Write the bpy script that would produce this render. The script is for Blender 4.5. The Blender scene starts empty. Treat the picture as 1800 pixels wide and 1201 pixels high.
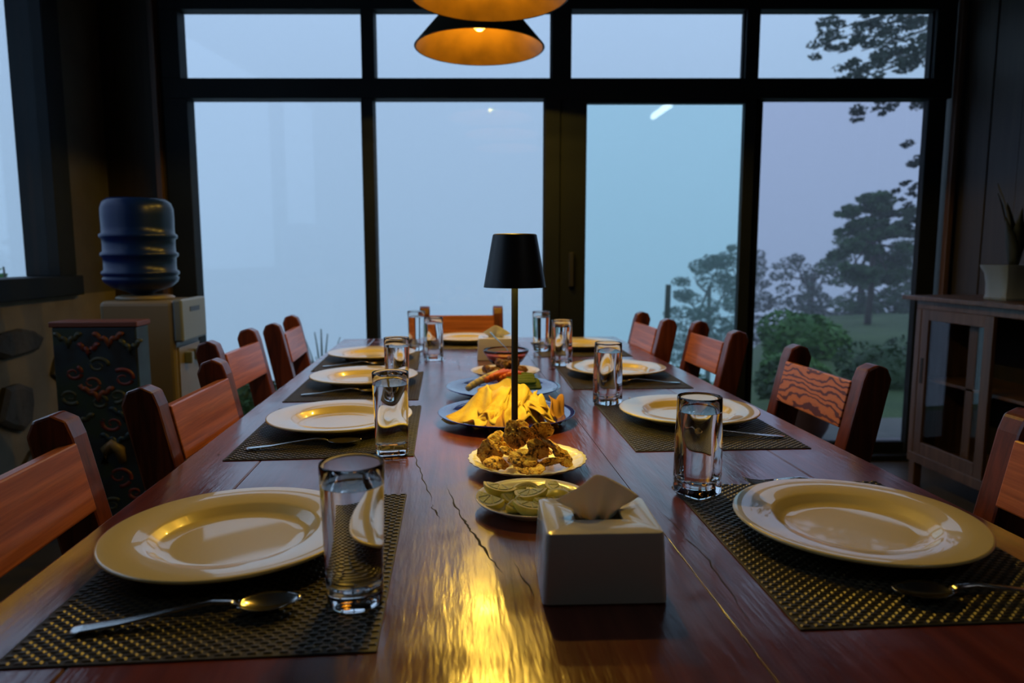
import bpy, bmesh, math, random
from mathutils import Vector, Matrix, noise
random.seed(7)
C = bpy.context.scene.collection
S = bpy.context.scene
PI = math.pi
YAW = math.radians(4.8)          # the camera looks 4.8 degrees to the right of the table's long axis
CY, SY = math.cos(YAW), math.sin(YAW)
def V2(X, Y):                    # point given square to the glass wall -> scene frame (table axis = y)
    return X*CY + Y*SY, -X*SY + Y*CY

# ------------------------------------------------------------------ camera
F = 1240.0
PITCH = math.atan(150/1240)
cam = bpy.data.cameras.new('camera'); co = bpy.data.objects.new('camera', cam); C.objects.link(co)
co.location = (0, 0, 1.11); co.rotation_euler = (PI/2-PITCH, 0, -YAW)
cam.sensor_width = 36; cam.lens = 36*F/1800; cam.clip_start = .02; cam.clip_end = 400
cam.dof.use_dof = True; cam.dof.focus_distance = 1.15; cam.dof.aperture_fstop = 4.5
S.camera = co
# ------------------------------------------------------------------ world: dusk fog, even all round
w = bpy.data.worlds.new('world'); S.world = w; w.use_nodes = True
nt = w.node_tree; nt.nodes.clear()
tc = nt.nodes.new('ShaderNodeTexCoord'); sx = nt.nodes.new('ShaderNodeSeparateXYZ')
mr = nt.nodes.new('ShaderNodeMapRange'); mr.inputs[1].default_value = -.25; mr.inputs[2].default_value = .4
nz = nt.nodes.new('ShaderNodeTexNoise'); nz.inputs['Scale'].default_value = 1.6; nz.inputs['Detail'].default_value = 3
ad = nt.nodes.new('ShaderNodeMath'); ad.operation = 'MULTIPLY_ADD'; ad.inputs[1].default_value = .35
cr = nt.nodes.new('ShaderNodeValToRGB')
cr.color_ramp.elements[0].position = .1; cr.color_ramp.elements[0].color = (.205, .335, .475, 1)
e = cr.color_ramp.elements.new(.45); e.color = (.27, .415, .60, 1)
e = cr.color_ramp.elements.new(.75); e.color = (.325, .475, .695, 1)
cr.color_ramp.elements[-1].position = 1.0; cr.color_ramp.elements[-1].color = (.37, .53, .78, 1)
bg = nt.nodes.new('ShaderNodeBackground'); bg.inputs[1].default_value = 1.42
ou = nt.nodes.new('ShaderNodeOutputWorld')
L = nt.links.new
L(tc.outputs['Generated'], sx.inputs[0]); L(sx.outputs[2], mr.inputs[0]); L(tc.outputs['Generated'], nz.inputs[0])
sb = nt.nodes.new('ShaderNodeMath'); sb.operation = 'SUBTRACT'; sb.inputs[1].default_value = .5
L(nz.outputs[0], sb.inputs[0]); L(sb.outputs[0], ad.inputs[0]); L(mr.outputs[0], ad.inputs[2])
L(ad.outputs[0], cr.inputs[0]); L(cr.outputs[0], bg.inputs[0]); L(bg.outputs[0], ou.inputs[0])
# ------------------------------------------------------------------ exposure and sampling comfort
S.view_settings.view_transform = 'Standard'; S.view_settings.look = 'None'
S.view_settings.exposure = 0.0; S.view_settings.gamma = 1.0; S.view_settings.use_curve_mapping = False
S.cycles.max_bounces = 14; S.cycles.transmission_bounces = 14; S.cycles.transparent_max_bounces = 16
S.cycles.glossy_bounces = 5; S.cycles.diffuse_bounces = 4; S.cycles.volume_bounces = 1
S.cycles.sample_clamp_indirect = 3.0; S.cycles.use_denoising = True; S.cycles.blur_glossy = .6
S.cycles.volume_step_rate = 4
PENDANT_W, TABLE_LAMP_W, TUBE_E = 16.5, 2.3, 9.0
WARM = (1.0, .60, .07)

# ------------------------------------------------------------------ materials
def mat(name, col=(.5, .5, .5), rough=.5, metal=0, **k):
    m = bpy.data.materials.new(name); m.use_nodes = True
    p = m.node_tree.nodes['Principled BSDF']
    p.inputs['Base Color'].default_value = (*col, 1); p.inputs['Roughness'].default_value = rough
    p.inputs['Metallic'].default_value = metal
    for a, b in k.items():
        p.inputs[a.replace('_', ' ')].default_value = b
    return m
def N(m, t, **k):
    n = m.node_tree.nodes.new(t)
    for a, b in k.items():
        if a in n.inputs: n.inputs[a].default_value = b
        else: setattr(n, a, b)
    return n
def lk(m, a, b): m.node_tree.links.new(a, b)
def P_(m): return m.node_tree.nodes['Principled BSDF']
def coords(m, scale=(1, 1, 1), rot=(0, 0, 0)):
    t = N(m, 'ShaderNodeTexCoord'); mp = N(m, 'ShaderNodeMapping')
    mp.inputs['Scale'].default_value = scale; mp.inputs['Rotation'].default_value = rot
    lk(m, t.outputs['Object'], mp.inputs[0]); return mp.outputs[0]
def ramp(m, src, stops):
    r = N(m, 'ShaderNodeValToRGB'); el = r.color_ramp.elements
    el[0].position = stops[0][0]; el[0].color = (*stops[0][1], 1)
    el[1].position = stops[-1][0]; el[1].color = (*stops[-1][1], 1)
    for p, c in stops[1:-1]:
        x = el.new(p); x.color = (*c, 1)
    lk(m, src, r.inputs[0]); return r.outputs[0]
def bump(m, src, strength=.3, dist=.002, into=None):
    b = N(m, 'ShaderNodeBump'); b.inputs['Strength'].default_value = strength; b.inputs['Distance'].default_value = dist
    lk(m, src, b.inputs['Height']); lk(m, b.outputs[0], P_(m).inputs['Normal'] if into is None else into); return b
def noisy(name, c1, c2, scale=6, rough=.5, bs=.2, bd=.002, bscale=40, **k):
    m = mat(name, c1, rough, **k); v = coords(m)
    n = N(m, 'ShaderNodeTexNoise', Scale=scale, Detail=5.0); lk(m, v, n.inputs[0])
    lk(m, ramp(m, n.outputs[0], [(.35, c1), (.65, c2)]), P_(m).inputs['Base Color'])
    n2 = N(m, 'ShaderNodeTexNoise', Scale=bscale, Detail=4.0); lk(m, v, n2.inputs[0]); bump(m, n2.outputs[0], bs, bd)
    return m
def wood(name, dark, light, axis='y', scale=60, stretch=.06, dist=2.5, rough=.35, coat=0.0, bs=.15):
    m = mat(name, light, rough); s = [1, 1, 1]; s['xyz'.index(axis)] = stretch
    v = coords(m, s)
    wv = N(m, 'ShaderNodeTexNoise', Scale=scale, Detail=6.0, Distortion=dist*.2, Roughness=.6); lk(m, v, wv.inputs[0])
    n2 = N(m, 'ShaderNodeTexNoise', Scale=scale*.12, Detail=3.0); lk(m, v, n2.inputs[0])
    mx = N(m, 'ShaderNodeMath', operation='MULTIPLY_ADD'); mx.inputs[1].default_value = .6
    lk(m, wv.outputs[0], mx.inputs[0]); 
    h = N(m, 'ShaderNodeMath', operation='MULTIPLY'); h.inputs[1].default_value = .4; lk(m, n2.outputs[0], h.inputs[0]); lk(m, h.outputs[0], mx.inputs[2])
    lk(m, ramp(m, mx.outputs[0], [(.38, dark), (.62, light)]), P_(m).inputs['Base Color'])
    P_(m).inputs['Coat Weight'].default_value = coat; P_(m).inputs['Coat Roughness'].default_value = .12
    bump(m, wv.outputs[0], bs, .0015); return m

M = {}
# varnished red table wood: fine scratches and slow waves in the varnish
m = wood('table_varnish', (.075, .013, .008), (.175, .037, .019), 'y', 40, .05, 2, .30)
P_(m).inputs['Coat Weight'].default_value = 1.0; P_(m).inputs['Coat IOR'].default_value = 1.58; P_(m).inputs['Specular IOR Level'].default_value = .12
v = coords(m, (1, .35, 1))
n1 = N(m, 'ShaderNodeTexNoise', Scale=11.0, Detail=3.0); lk(m, v, n1.inputs[0])
v2 = coords(m, (1, .12, 1), (0, 0, .12))
n2 = N(m, 'ShaderNodeTexNoise', Scale=150.0, Detail=4.0); lk(m, v2, n2.inputs[0])
ma = N(m, 'ShaderNodeMath', operation='MULTIPLY_ADD'); ma.inputs[1].default_value = .34
lk(m, n2.outputs[0], ma.inputs[0]); lk(m, n1.outputs[0], ma.inputs[2])
b = N(m, 'ShaderNodeBump', Strength=.40, Distance=.0032); lk(m, ma.outputs[0], b.inputs['Height'])
lk(m, b.outputs[0], P_(m).inputs['Coat Normal']); lk(m, b.outputs[0], P_(m).inputs['Normal'])
rr = N(m, 'ShaderNodeMapRange'); rr.inputs[1].default_value = .3; rr.inputs[2].default_value = .7; rr.inputs[3].default_value = .10; rr.inputs[4].default_value = .26
n3 = N(m, 'ShaderNodeTexNoise', Scale=14.0, Detail=5.0); lk(m, coords(m), n3.inputs[0]); lk(m, n3.outputs[0], rr.inputs[0]); lk(m, rr.outputs[0], P_(m).inputs['Coat Roughness'])
M['table'] = m
M['crack'] = mat('crack_dark', (.006, .003, .002), .8)
M['slat'] = wood('chair_slat', (.24, .055, .014), (.62, .19, .05), 'y', 110, .035, 2, .32, .25)
M['post'] = wood('chair_post', (.05, .012, .006), (.19, .045, .016), 'z', 70, .06, 2, .32, .3)
m = mat('figured_slat', (.42, .13, .04), .33); vv = coords(m, (1, 1.2, 2.2), (.9, 0, 0))
wv = N(m, 'ShaderNodeTexWave', wave_type='RINGS', rings_direction='X', Scale=9.0, Distortion=15.0, Detail=3.0); wv.inputs['Detail Scale'].default_value = .9
lk(m, vv, wv.inputs[0]); nn = N(m, 'ShaderNodeTexNoise', Scale=7.0, Detail=2.0); lk(m, vv, nn.inputs[0])
mm = N(m, 'ShaderNodeMath', operation='SUBTRACT'); lk(m, wv.outputs['Fac'], mm.inputs[0])
m2 = N(m, 'ShaderNodeMath', operation='MULTIPLY'); m2.inputs[1].default_value = .35; lk(m, nn.outputs[0], m2.inputs[0]); lk(m, m2.outputs[0], mm.inputs[1])
lk(m, ramp(m, mm.outputs[0], [(.0, (.12, .03, .03)), (.10, (.50, .15, .045)), (.7, (.60, .20, .06))]), P_(m).inputs['Base Color'])
M['figured'] = m
M['frame'] = noisy('window_frame_metal', (.010, .013, .016), (.014, .018, .021), 3, .6, .05, Specular_IOR_Level=.12)
M['timber'] = wood('dark_timber', (.017, .013, .009), (.034, .026, .017), 'z', 30, .06, 2, .55)
M['timber_edge'] = wood('timber_edge', (.05, .026, .016), (.10, .055, .034), 'z', 40, .06, 2, .45)
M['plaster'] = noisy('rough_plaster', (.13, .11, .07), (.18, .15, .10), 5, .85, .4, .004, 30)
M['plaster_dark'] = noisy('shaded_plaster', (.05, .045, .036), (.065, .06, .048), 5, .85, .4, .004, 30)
M['stone'] = noisy('wall_stone', (.022, .022, .018), (.055, .05, .038), 9, .8, .6, .01, 25)
M['floor'] = noisy('floor_tile', (.05, .045, .038), (.075, .065, .052), 3, .35, .08)
M['ceil'] = wood('ceiling_boards', (.035, .025, .018), (.07, .05, .034), 'y', 20, .08, 2, .6)
M['porcelain'] = mat('cream_porcelain', (.80, .66, .27), .28, Coat_Weight=1.0, Coat_Roughness=.03, IOR=1.5)
M['tissuebox'] = mat('white_glazed_box', (.74, .72, .64), .18, Coat_Weight=.5, Coat_Roughness=.05)
M['white_plate'] = mat('ivory_plate', (.82, .76, .60), .18, Coat_Weight=.4, Coat_Roughness=.05)
M['blue_plate'] = mat('cobalt_plate', (.012, .022, .42), .12, Coat_Weight=1.0, Coat_Roughness=.04)
M['glass'] = mat('clear_glass', (.98, .99, .985), 0.0, Transmission_Weight=1.0, IOR=1.48)
M['water'] = mat('water', (1, 1, 1), 0.0, Transmission_Weight=1.0, IOR=1.333)
M['water_side'] = mat('water_against_glass', (1, 1, 1), 0.0, Transmission_Weight=1.0, IOR=1.333/1.48)
M['steel'] = mat('steel', (.55, .54, .52), .16, 1.0)
M['lampblack'] = mat('lamp_black', (.010, .011, .012), .42)
M['lamp_inner'] = mat('lamp_inner_white', (.85, .8, .7), .6)
M['shade_out'] = mat('shade_outer', (.030, .028, .020), .5)
M['shade_in'] = noisy('shade_gold', (.085, .040, .005), (.14, .066, .008), 9, .42, .1, .002, 60, metal=.45)
M['cord'] = mat('cord_black', (.01, .01, .01), .6)
M['mat_base'] = mat('placemat_base', (.012, .013, .010), .55)
M['mat_weave'] = noisy('placemat_weave', (.050, .042, .025), (.085, .070, .038), 60, .36, .1)
def emis(name, col, st):
    m = mat(name, (0, 0, 0), 1); P_(m).inputs['Emission Color'].default_value = (*col, 1); P_(m).inputs['Emission Strength'].default_value = st; return m
M['bulb'] = emis('bulb_glow', (1, .62, .10), 3.0)
M['bulb_table'] = emis('led_glow', (1, .66, .2), 8.0)
M['tube'] = emis('tube_glow', (.95, .98, 1.0), TUBE_E)
def pane_mat(name, tint):
    m = bpy.data.materials.new(name); m.use_nodes = True; t = m.node_tree; t.nodes.clear()
    tr = N(m, 'ShaderNodeBsdfTransparent'); tr.inputs[0].default_value = (*tint, 1)
    gl = N(m, 'ShaderNodeBsdfGlossy'); gl.inputs['Roughness'].default_value = .0; gl.inputs[0].default_value = (1, 1, 1, 1)
    lw = N(m, 'ShaderNodeLayerWeight', Blend=.5); pw_ = N(m, 'ShaderNodeMath', operation='POWER'); pw_.inputs[1].default_value = 5.0
    fr = N(m, 'ShaderNodeMath', operation='MULTIPLY_ADD'); fr.inputs[1].default_value = .95; fr.inputs[2].default_value = .035
    lk(m, lw.outputs['Facing'], pw_.inputs[0]); lk(m, pw_.outputs[0], fr.inputs[0]); mx = N(m, 'ShaderNodeMixShader'); o = N(m, 'ShaderNodeOutputMaterial')
    lk(m, fr.outputs[0], mx.inputs[0]); lk(m, tr.outputs[0], mx.inputs[1]); lk(m, gl.outputs[0], mx.inputs[2]); lk(m, mx.outputs[0], o.inputs[0])
    return m
M['pane'] = pane_mat('window_glass', (.98, .98, .98))
M['pane_teal'] = pane_mat('window_glass_teal', (.89, .985, .975))
M['pane_violet'] = pane_mat('window_glass_violet', (.90, .86, .90))
M['cab_wood'] = wood('cabinet_wood', (.055, .030, .018), (.12, .068, .042), 'z', 45, .06, 2, .45, .1)
M['cab_dark'] = mat('cabinet_interior', (.012, .011, .010), .7)
M['planter'] = noisy('glazed_planter', (.13, .17, .20), (.16, .20, .24), 6, .35, .05)
M['bottle'] = mat('blue_bottle', (.004, .018, .10), .3, Specular_IOR_Level=.25, Transmission_Weight=.1, IOR=1.5)
M['dispenser'] = noisy('dispenser_cream', (.17, .14, .085), (.19, .16, .10), 3, .4, .05)
M['panel_grey'] = mat('dispenser_panel', (.16, .19, .19), .35)
M['dark_plastic'] = mat('dark_plastic', (.02, .02, .02), .4)
M['tissue'] = mat('tissue_paper', (.60, .58, .50), .9, Subsurface_Weight=.2)
M['leaf_dark'] = noisy('leaf_dark', (.022, .070, .020), (.05, .13, .035), 2, .6, 0)
M['leaf_mid'] = noisy('leaf_mid', (.05, .17, .03), (.10, .27, .045), 2, .6, 0)
M['leaf_haze'] = noisy('leaf_grey_green', (.030, .065, .042), (.06, .11, .065), 2, .7, 0)
M['leaf_branch'] = noisy('leaf_branch', (.02, .035, .028), (.04, .06, .04), 2, .7, 0)
M['bark'] = noisy('bark', (.05, .045, .035), (.09, .08, .06), 8, .85, .5, .01)
M['grass'] = noisy('lawn', (.045, .10, .028), (.085, .15, .045), 1.2, .9, .5, .03, 30)
M['patio'] = noisy('patio_slab', (.10, .12, .10), (.14, .15, .12), 2, .7, .2)
M['terracotta'] = noisy('outdoor_pot', (.10, .055, .045), (.14, .08, .065), 6, .8, .3)

# ------------------------------------------------------------------ mesh helpers
def obj(name, bm, m, parent=None, smooth=False, bevel=0, seg=2, auto=None):
    me = bpy.data.meshes.new(name); bm.normal_update(); bm.to_mesh(me); bm.free()
    for x in (m if isinstance(m, (list, tuple)) else [m]): me.materials.append(x)
    o = bpy.data.objects.new(name, me); C.objects.link(o)
    if parent: o.parent = parent
    if smooth:
        for p in me.polygons: p.use_smooth = True
        if auto: me.set_sharp_from_angle(angle=math.radians(auto))
    if bevel:
        b = o.modifiers.new('bevel', 'BEVEL'); b.width = bevel; b.segments = seg; b.limit_method = 'ANGLE'; b.harden_normals = False
    return o
def tag(o, label=None, cat=None, group=None, kind=None):
    if label: o['label'] = label
    if cat: o['category'] = cat
    if group: o['group'] = group
    if kind: o['kind'] = kind
    return o
def empty(name, loc=(0, 0, 0), rz=0):
    o = bpy.data.objects.new(name, None); o.empty_display_size = .05; C.objects.link(o)
    o.location = loc; o.rotation_euler = (0, 0, rz); return o
def copy_tree(o, parent=None):
    c = o.copy(); C.objects.link(c)
    if parent: c.parent = parent
    for ch in list(o.children): copy_tree(ch, c)
    return c
def bx(bm, x0, x1, y0, y1, z0, z1, mtx=None, mi=0):
    vs = [bm.verts.new(p) for p in [(x0,y0,z0),(x1,y0,z0),(x1,y1,z0),(x0,y1,z0),(x0,y0,z1),(x1,y0,z1),(x1,y1,z1),(x0,y1,z1)]]
    if mtx:
        for q in vs: q.co = mtx @ q.co
    for f in [(0,3,2,1),(4,5,6,7),(0,1,5,4),(1,2,6,5),(2,3,7,6),(3,0,4,7)]:
        fc = bm.faces.new([vs[i] for i in f]); fc.material_index = mi
    return vs
def box(name, x0, x1, y0, y1, z0, z1, m, parent=None, bevel=0, mtx=None):
    bm = bmesh.new(); bx(bm, x0, x1, y0, y1, z0, z1, mtx); return obj(name, bm, m, parent, bevel=bevel)
def loft(bm, rings, cap0=False, cap1=False, closed=False, mi=0):
    R = [[bm.verts.new(p) for p in r] for r in rings]
    n = len(R[0]); K = len(R)
    for i in range(K if closed else K-1):
        a, b = R[i], R[(i+1) % K]
        for j in range(n):
            f = bm.faces.new((a[j], a[(j+1) % n], b[(j+1) % n], b[j])); f.material_index = mi
    if cap0: bm.faces.new(list(reversed(R[0])))
    if cap1: bm.faces.new(R[-1])
    return R
def ring(r, z, n=48, p=2.0, wob=None):
    out = []
    for i in range(n):
        a = 2*PI*i/n; c, s = math.cos(a), math.sin(a)
        k = (abs(c)**p+abs(s)**p)**(-1/p)
        rr = r*k*(1 + (wob(a) if wob else 0))
        out.append(Vector((rr*c, rr*s, z)))
    return out
def lathe(prof, n=48, p=None, wob=None):
    bm = bmesh.new(); rings = []
    for i, (r, z) in enumerate(prof):
        rings.append(ring(max(r, 1e-5), z, n, p[i] if p else 2.0, (wob if r > .05 else None)))
    loft(bm, rings); bmesh.ops.remove_doubles(bm, verts=bm.verts, dist=2e-5)
    bmesh.ops.recalc_face_normals(bm, faces=bm.faces); return bm
def tube(bm, pts, rad, n=8, cap=True):
    pts = [Vector(p) for p in pts]; rings = []
    rad = rad if isinstance(rad, (list, tuple)) else [rad]*len(pts)
    up = Vector((0, 0, 1))
    for i, p in enumerate(pts):
        d = (pts[min(i+1, len(pts)-1)]-pts[max(i-1, 0)]).normalized()
        a = d.cross(up) if abs(d.dot(up)) < .95 else d.cross(Vector((1, 0, 0)))
        a.normalize(); b2 = a.cross(d)
        rings.append([p+rad[i]*(math.cos(2*PI*k/n)*a+math.sin(2*PI*k/n)*b2) for k in range(n)])
    loft(bm, rings, cap, cap)
def poly_prism(bm, pts, axis, a0, a1):
    def mk(p, a):
        return {'y': (p[0], a, p[1]), 'x': (a, p[0], p[1]), 'z': (p[0], p[1], a)}[axis]
    A = [bm.verts.new(mk(p, a0)) for p in pts]; B = [bm.verts.new(mk(p, a1)) for p in pts]
    n = len(pts)
    for i in range(n): bm.faces.new((A[i], A[(i+1) % n], B[(i+1) % n], B[i]))
    bm.faces.new(list(reversed(A))); bm.faces.new(B)
    bmesh.ops.recalc_face_normals(bm, faces=bm.faces)

# ================================================================== SETTING
struct = lambda o: tag(o, kind='structure')
LX, RX, BY = -1.78, 2.62, -3.0
YF = 4.15
struct(box('floor', LX-.2, RX+.2, BY, YF-.12, -.08, 0, M['floor']))
struct(box('ceiling', LX-.2, RX+.2, BY, YF, 2.75, 2.83, M['ceil']))
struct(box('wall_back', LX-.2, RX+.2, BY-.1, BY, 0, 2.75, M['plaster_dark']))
# left wall with its window opening (y -0.6..3.25, z 1.02..2.6)
wl = empty('wall_left'); struct(wl)
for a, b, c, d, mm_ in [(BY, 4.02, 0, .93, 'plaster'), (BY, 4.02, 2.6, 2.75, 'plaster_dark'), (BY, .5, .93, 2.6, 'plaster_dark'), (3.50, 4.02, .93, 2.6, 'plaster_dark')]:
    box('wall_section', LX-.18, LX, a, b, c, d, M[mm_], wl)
def stone(cy, cz, ry, rz, seed):
    bm = bmesh.new(); rnd = random.Random(seed); n = 9
    o = [(cy+ry*math.cos(2*PI*i/n)*rnd.uniform(.8, 1.15), cz+rz*math.sin(2*PI*i/n)*rnd.uniform(.8, 1.15)) for i in range(n)]
    inn = [(cy+(y-cy)*.8, cz+(z-cz)*.8) for y, z in o]
    loft(bm, [[Vector((LX-.02, y, z)) for y, z in o], [Vector((LX+.018, y, z)) for y, z in o], [Vector((LX+.03, y, z)) for y, z in inn]], False, True)
    bmesh.ops.recalc_face_normals(bm, faces=bm.faces)
    return obj('stone', bm, M['stone'], wl)
rs = random.Random(3)
for i, (y, z, a, b) in enumerate([(3.0, .76, .17, .06), (2.97, .50, .13, .10), (3.12, .20, .16, .12), (3.38, .62, .13, .09), (3.42, .32, .12, .10), (2.6, .66, .16, .09),
                                  (2.62, .34, .15, .11), (2.3, .18, .14, .1), (2.25, .55, .14, .12), (3.7, .5, .1, .12), (3.7, .2, .12, .09), (3.28, .04, .13, .04)]):
    stone(y, z, a, b, i)
win3 = empty('window_3'); struct(win3)
for nm, a in [('sill', (LX-.14, LX+.04, .4, 3.51, .93, 1.02)), ('frame_head', (LX-.14, LX+.01, .4, 3.51, 2.55, 2.62)), ('frame_side', (LX-.14, LX+.012, 3.37, 3.51, 1.02, 2.55)),
              ('frame_side', (LX-.14, LX+.02, .5, .58, 1.02, 2.55)), ('mullion', (LX-.12, LX-.02, 1.6, 1.68, 1.02, 2.55))]:
    box(nm, *a, M['frame'], win3, .004)
box('pane', LX-.08, LX-.074, .58, 1.6, 1.02, 2.55, M['pane'], win3)
box('pane', LX-.04, LX-.034, 1.68, 3.37, 1.02, 2.55, M['pane'], win3)
# right wall: dark timber boards, grey plaster towards the camera
wr = empty('wall_right'); struct(wr)
y = YF
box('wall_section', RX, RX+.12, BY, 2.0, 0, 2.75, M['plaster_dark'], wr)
box('wall_section', RX+.02, RX+.12, 2.0, 3.52, 0, 2.75, M['timber'], wr)
yy = 2.0
for k in range(10):
    y1 = yy+.19
    box('board', RX-.004*(k % 2), RX+.02, yy+.002, min(y1, 3.52)-.002, 0, 2.75, M['timber'], wr, .003); yy = y1
    if yy > 3.5: break
# back glazing, square to the camera: one rotated frame of reference
def rotempty(name):
    e_ = empty(name); e_.rotation_euler = (0, 0, -YAW); struct(e_); return e_
GY = 3.75
def bar(name, x0, x1, z0, z1, par, d=.09, y=GY, m='frame'): return box(name, x0, x1, y, y+d, z0, z1, M[m], par, .003)
def pane(x0, x1, z0, z1, m, par, y=GY+.045): return box('pane', x0-.004, x1+.004, y, y+.005, z0-.004, z1+.004, M[m], par)
wf = rotempty('wall_front')
bar('wall_header', -2.25, 2.75, 2.435, 2.76, wf, .16, GY, 'timber')
bar('corner_panel', -2.25, -1.80, 0, 2.435, wf, .16, GY-.01, 'timber')
bar('corner_panel', 2.29, 2.75, 0, 2.435, wf, .16, GY, 'timber')
t1 = rotempty('trim_1'); bar('post_edge', -1.835, -1.805, 0, 2.435, t1, .03, GY-.04, 'timber_edge')
t2 = rotempty('trim_2'); bar('post_edge', 2.262, 2.288, 0, 2.435, t2, .04, GY-.04, 'timber_edge')
w1 = rotempty('window_1')       # transom lights
bar('frame_head', -1.80, 2.262, 2.355, 2.435, w1); bar('transom', -1.80, 2.262, 1.917, 2.016, w1, .10)
UP = [(-1.70, -.768), (-.704, .203), (.304, 1.194), (1.263, 2.16)]
for a, b in [(-1.80, -1.70), (-.768, -.704), (.203, .304), (1.194, 1.263), (2.16, 2.262)]: bar('mullion', a, b, 2.016, 2.355, w1)
for a, b in UP:
    pane(a, b, 2.016, 2.355, 'pane', w1)
    bar('glazing_bead', a, b, 2.016, 2.024, w1, .012, GY+.028); bar('glazing_bead', b-.008, b, 2.016, 2.355, w1, .012, GY+.028)
w2 = rotempty('window_2')       # two tall fixed lights
for a, b in [(-1.80, -1.673), (-.777, -.717), (.17, .25)]: bar('mullion', a, b, 0, 1.917, w2)
bar('bottom_rail', -1.673, .17, 0, .06, w2); pane(-1.673, -.777, .06, 1.917, 'pane', w2); pane(-.717, .17, .06, 1.917, 'pane', w2)
for a in (-.777, .17): bar('glazing_bead', a-.008, a, .06, 1.917, w2, .012, GY+.028)
d1 = rotempty('door_1')
bar('stile', .252, .388, .03, 1.915, d1, .05, GY+.01); bar('stile', 1.204, 1.262, .03, 1.915, d1, .05, GY+.01)
bar('top_rail', .388, 1.204, 1.895, 1.915, d1, .05, GY+.01); bar('bottom_rail', .388, 1.204, .03, .09, d1, .05, GY+.01)
pane(.388, 1.204, .09, 1.895, 'pane_teal', d1, GY+.03); bar('handle', .30, .325, .95, 1.13, d1, .03, GY-.022, 'dark_plastic')
d2 = rotempty('door_2')
bar('stile', 1.225, 1.315, .03, 1.935, d2, .04, GY+.062); bar('stile', 2.166, 2.262, .03, 1.935, d2, .05, GY+.04)
bar('bottom_rail', 1.315, 2.166, .03, .09, d2, .04, GY+.062)
pane(1.315, 2.166, .09, 1.935, 'pane_violet', d2, GY+.08)
t3 = rotempty('trim_3'); bar('door_track', .25, 2.29, 0, .03, t3, .12, GY-.01)

# ================================================================== OUTDOORS
def gz(X, Y):    # terrain height, X and Y square to the glass wall
    d = max(0, .40*Y - X)
    fall = d*.9*min(1, max(0, (Y-5.4)/2.5))
    return -.10 - .006*max(0, Y-4)**1.3 - min(fall, 12) - max(0, Y-17)*.35
bm = bmesh.new(); GX, GYN = 70, 60; grid = []
for j in range(GYN+1):
    Y = 3.95 + (j/GYN)**1.6*45; row = []
    for i in range(GX+1):
        X = -14 + 44*i/GX; x, y = V2(X, Y)
        row.append(bm.verts.new((x, y, gz(X, Y) + (.12*noise.noise(Vector((X*.5, Y*.5, 0))) if Y > 6 else 0))))
    grid.append(row)
for j in range(GYN):
    for i in range(GX): bm.faces.new((grid[j][i], grid[j][i+1], grid[j+1][i+1], grid[j+1][i]))
struct(obj('ground_lawn', bm, M['grass'], smooth=True))
struct(box('patio_paving', -4, 4.8, 3.95-.0, 5.0, -.14, -.05, M['patio'], mtx=Matrix.Rotation(-YAW, 4, 'Z')))
def leaves(bm, c, r, n, size, rnd, shell=.35, flat=1.0, droop=0):
    for _ in range(n):
        while True:
            d = Vector((rnd.uniform(-1, 1), rnd.uniform(-1, 1), rnd.uniform(-1, 1)))
            if .05 < d.length < 1: break
        d = d.normalized()*(d.length**shell)
        p = Vector(c)+Vector((d.x*r[0], d.y*r[1], d.z*r[2]))
        a = Vector((rnd.gauss(0, 1), rnd.gauss(0, 1), rnd.gauss(0, .5)-droop)).normalized()
        b = a.cross(Vector((rnd.gauss(0, 1), rnd.gauss(0, 1), rnd.gauss(0, 1)))).normalized()
        s = size*rnd.uniform(.6, 1.3)
        q = [p-a*s, p+b*s*.45*flat, p+a*s, p-b*s*.45*flat]
        bm.faces.new([bm.verts.new(x) for x in q])
def tree(name, X, Y, trunk_top, tr, blobs, n, size, lm, label, cat='tree', group=None, seed=1, base=None, zs=.62):
    rnd = random.Random(seed); x, y = V2(X, Y); z0 = gz(X, Y)-.1 if base is None else base
    sub = []
    for (bX, bY, bz, br) in blobs:
        for _ in range(5):
            k = br*rnd.uniform(.38, .62); sub.append((bX+rnd.uniform(-.7, .7)*br, bY+rnd.uniform(-.5, .5)*br, bz+rnd.uniform(-.55, .6)*br*(zs/.62), k))
    main, blobs = blobs, sub
    t = empty(name, (x, y, z0)); tag(t, label, cat, group)
    bm = bmesh.new(); tot = sum(b[3]**2 for b in blobs)
    for (bX, bY, bz, br) in blobs:
        a, b = V2(bX, bY); leaves(bm, (a-x, b-y, bz-z0), (br, br, br*zs), int(n*br**2/tot), size, rnd)
    obj('foliage', bm, lm, t)
    bm = bmesh.new(); top = Vector((0, 0, trunk_top-z0))
    tube(bm, [(0, 0, 0), top*.5+Vector((tr*.6, 0, 0)), top], [tr, tr*.8, tr*.6], 8)
    obj('trunk', bm, M['bark'], t, True)
    bm = bmesh.new(); k = 0
    for (bX, bY, bz, br) in main:
        a, b = V2(bX, bY); e_ = Vector((a-x, b-y, bz-z0))
        st = top*rnd.uniform(.75, 1)
        tube(bm, [st, (st+e_)/2+Vector((0, 0, -.08)), e_], [tr*.45, tr*.3, tr*.12], 5)
    obj('branches', bm, M['bark'], t, True)
    return t
R = random.Random(11)
def cloud(cx, cy, cz, w_, h_, n, r0, r1, rnd):
    return [(cx+rnd.uniform(-w_, w_), cy+rnd.uniform(-w_, w_)*.5, cz+rnd.uniform(-h_, h_), rnd.uniform(r0, r1)) for _ in range(n)]
HZ = 'misty trees below the lawn'
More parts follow.
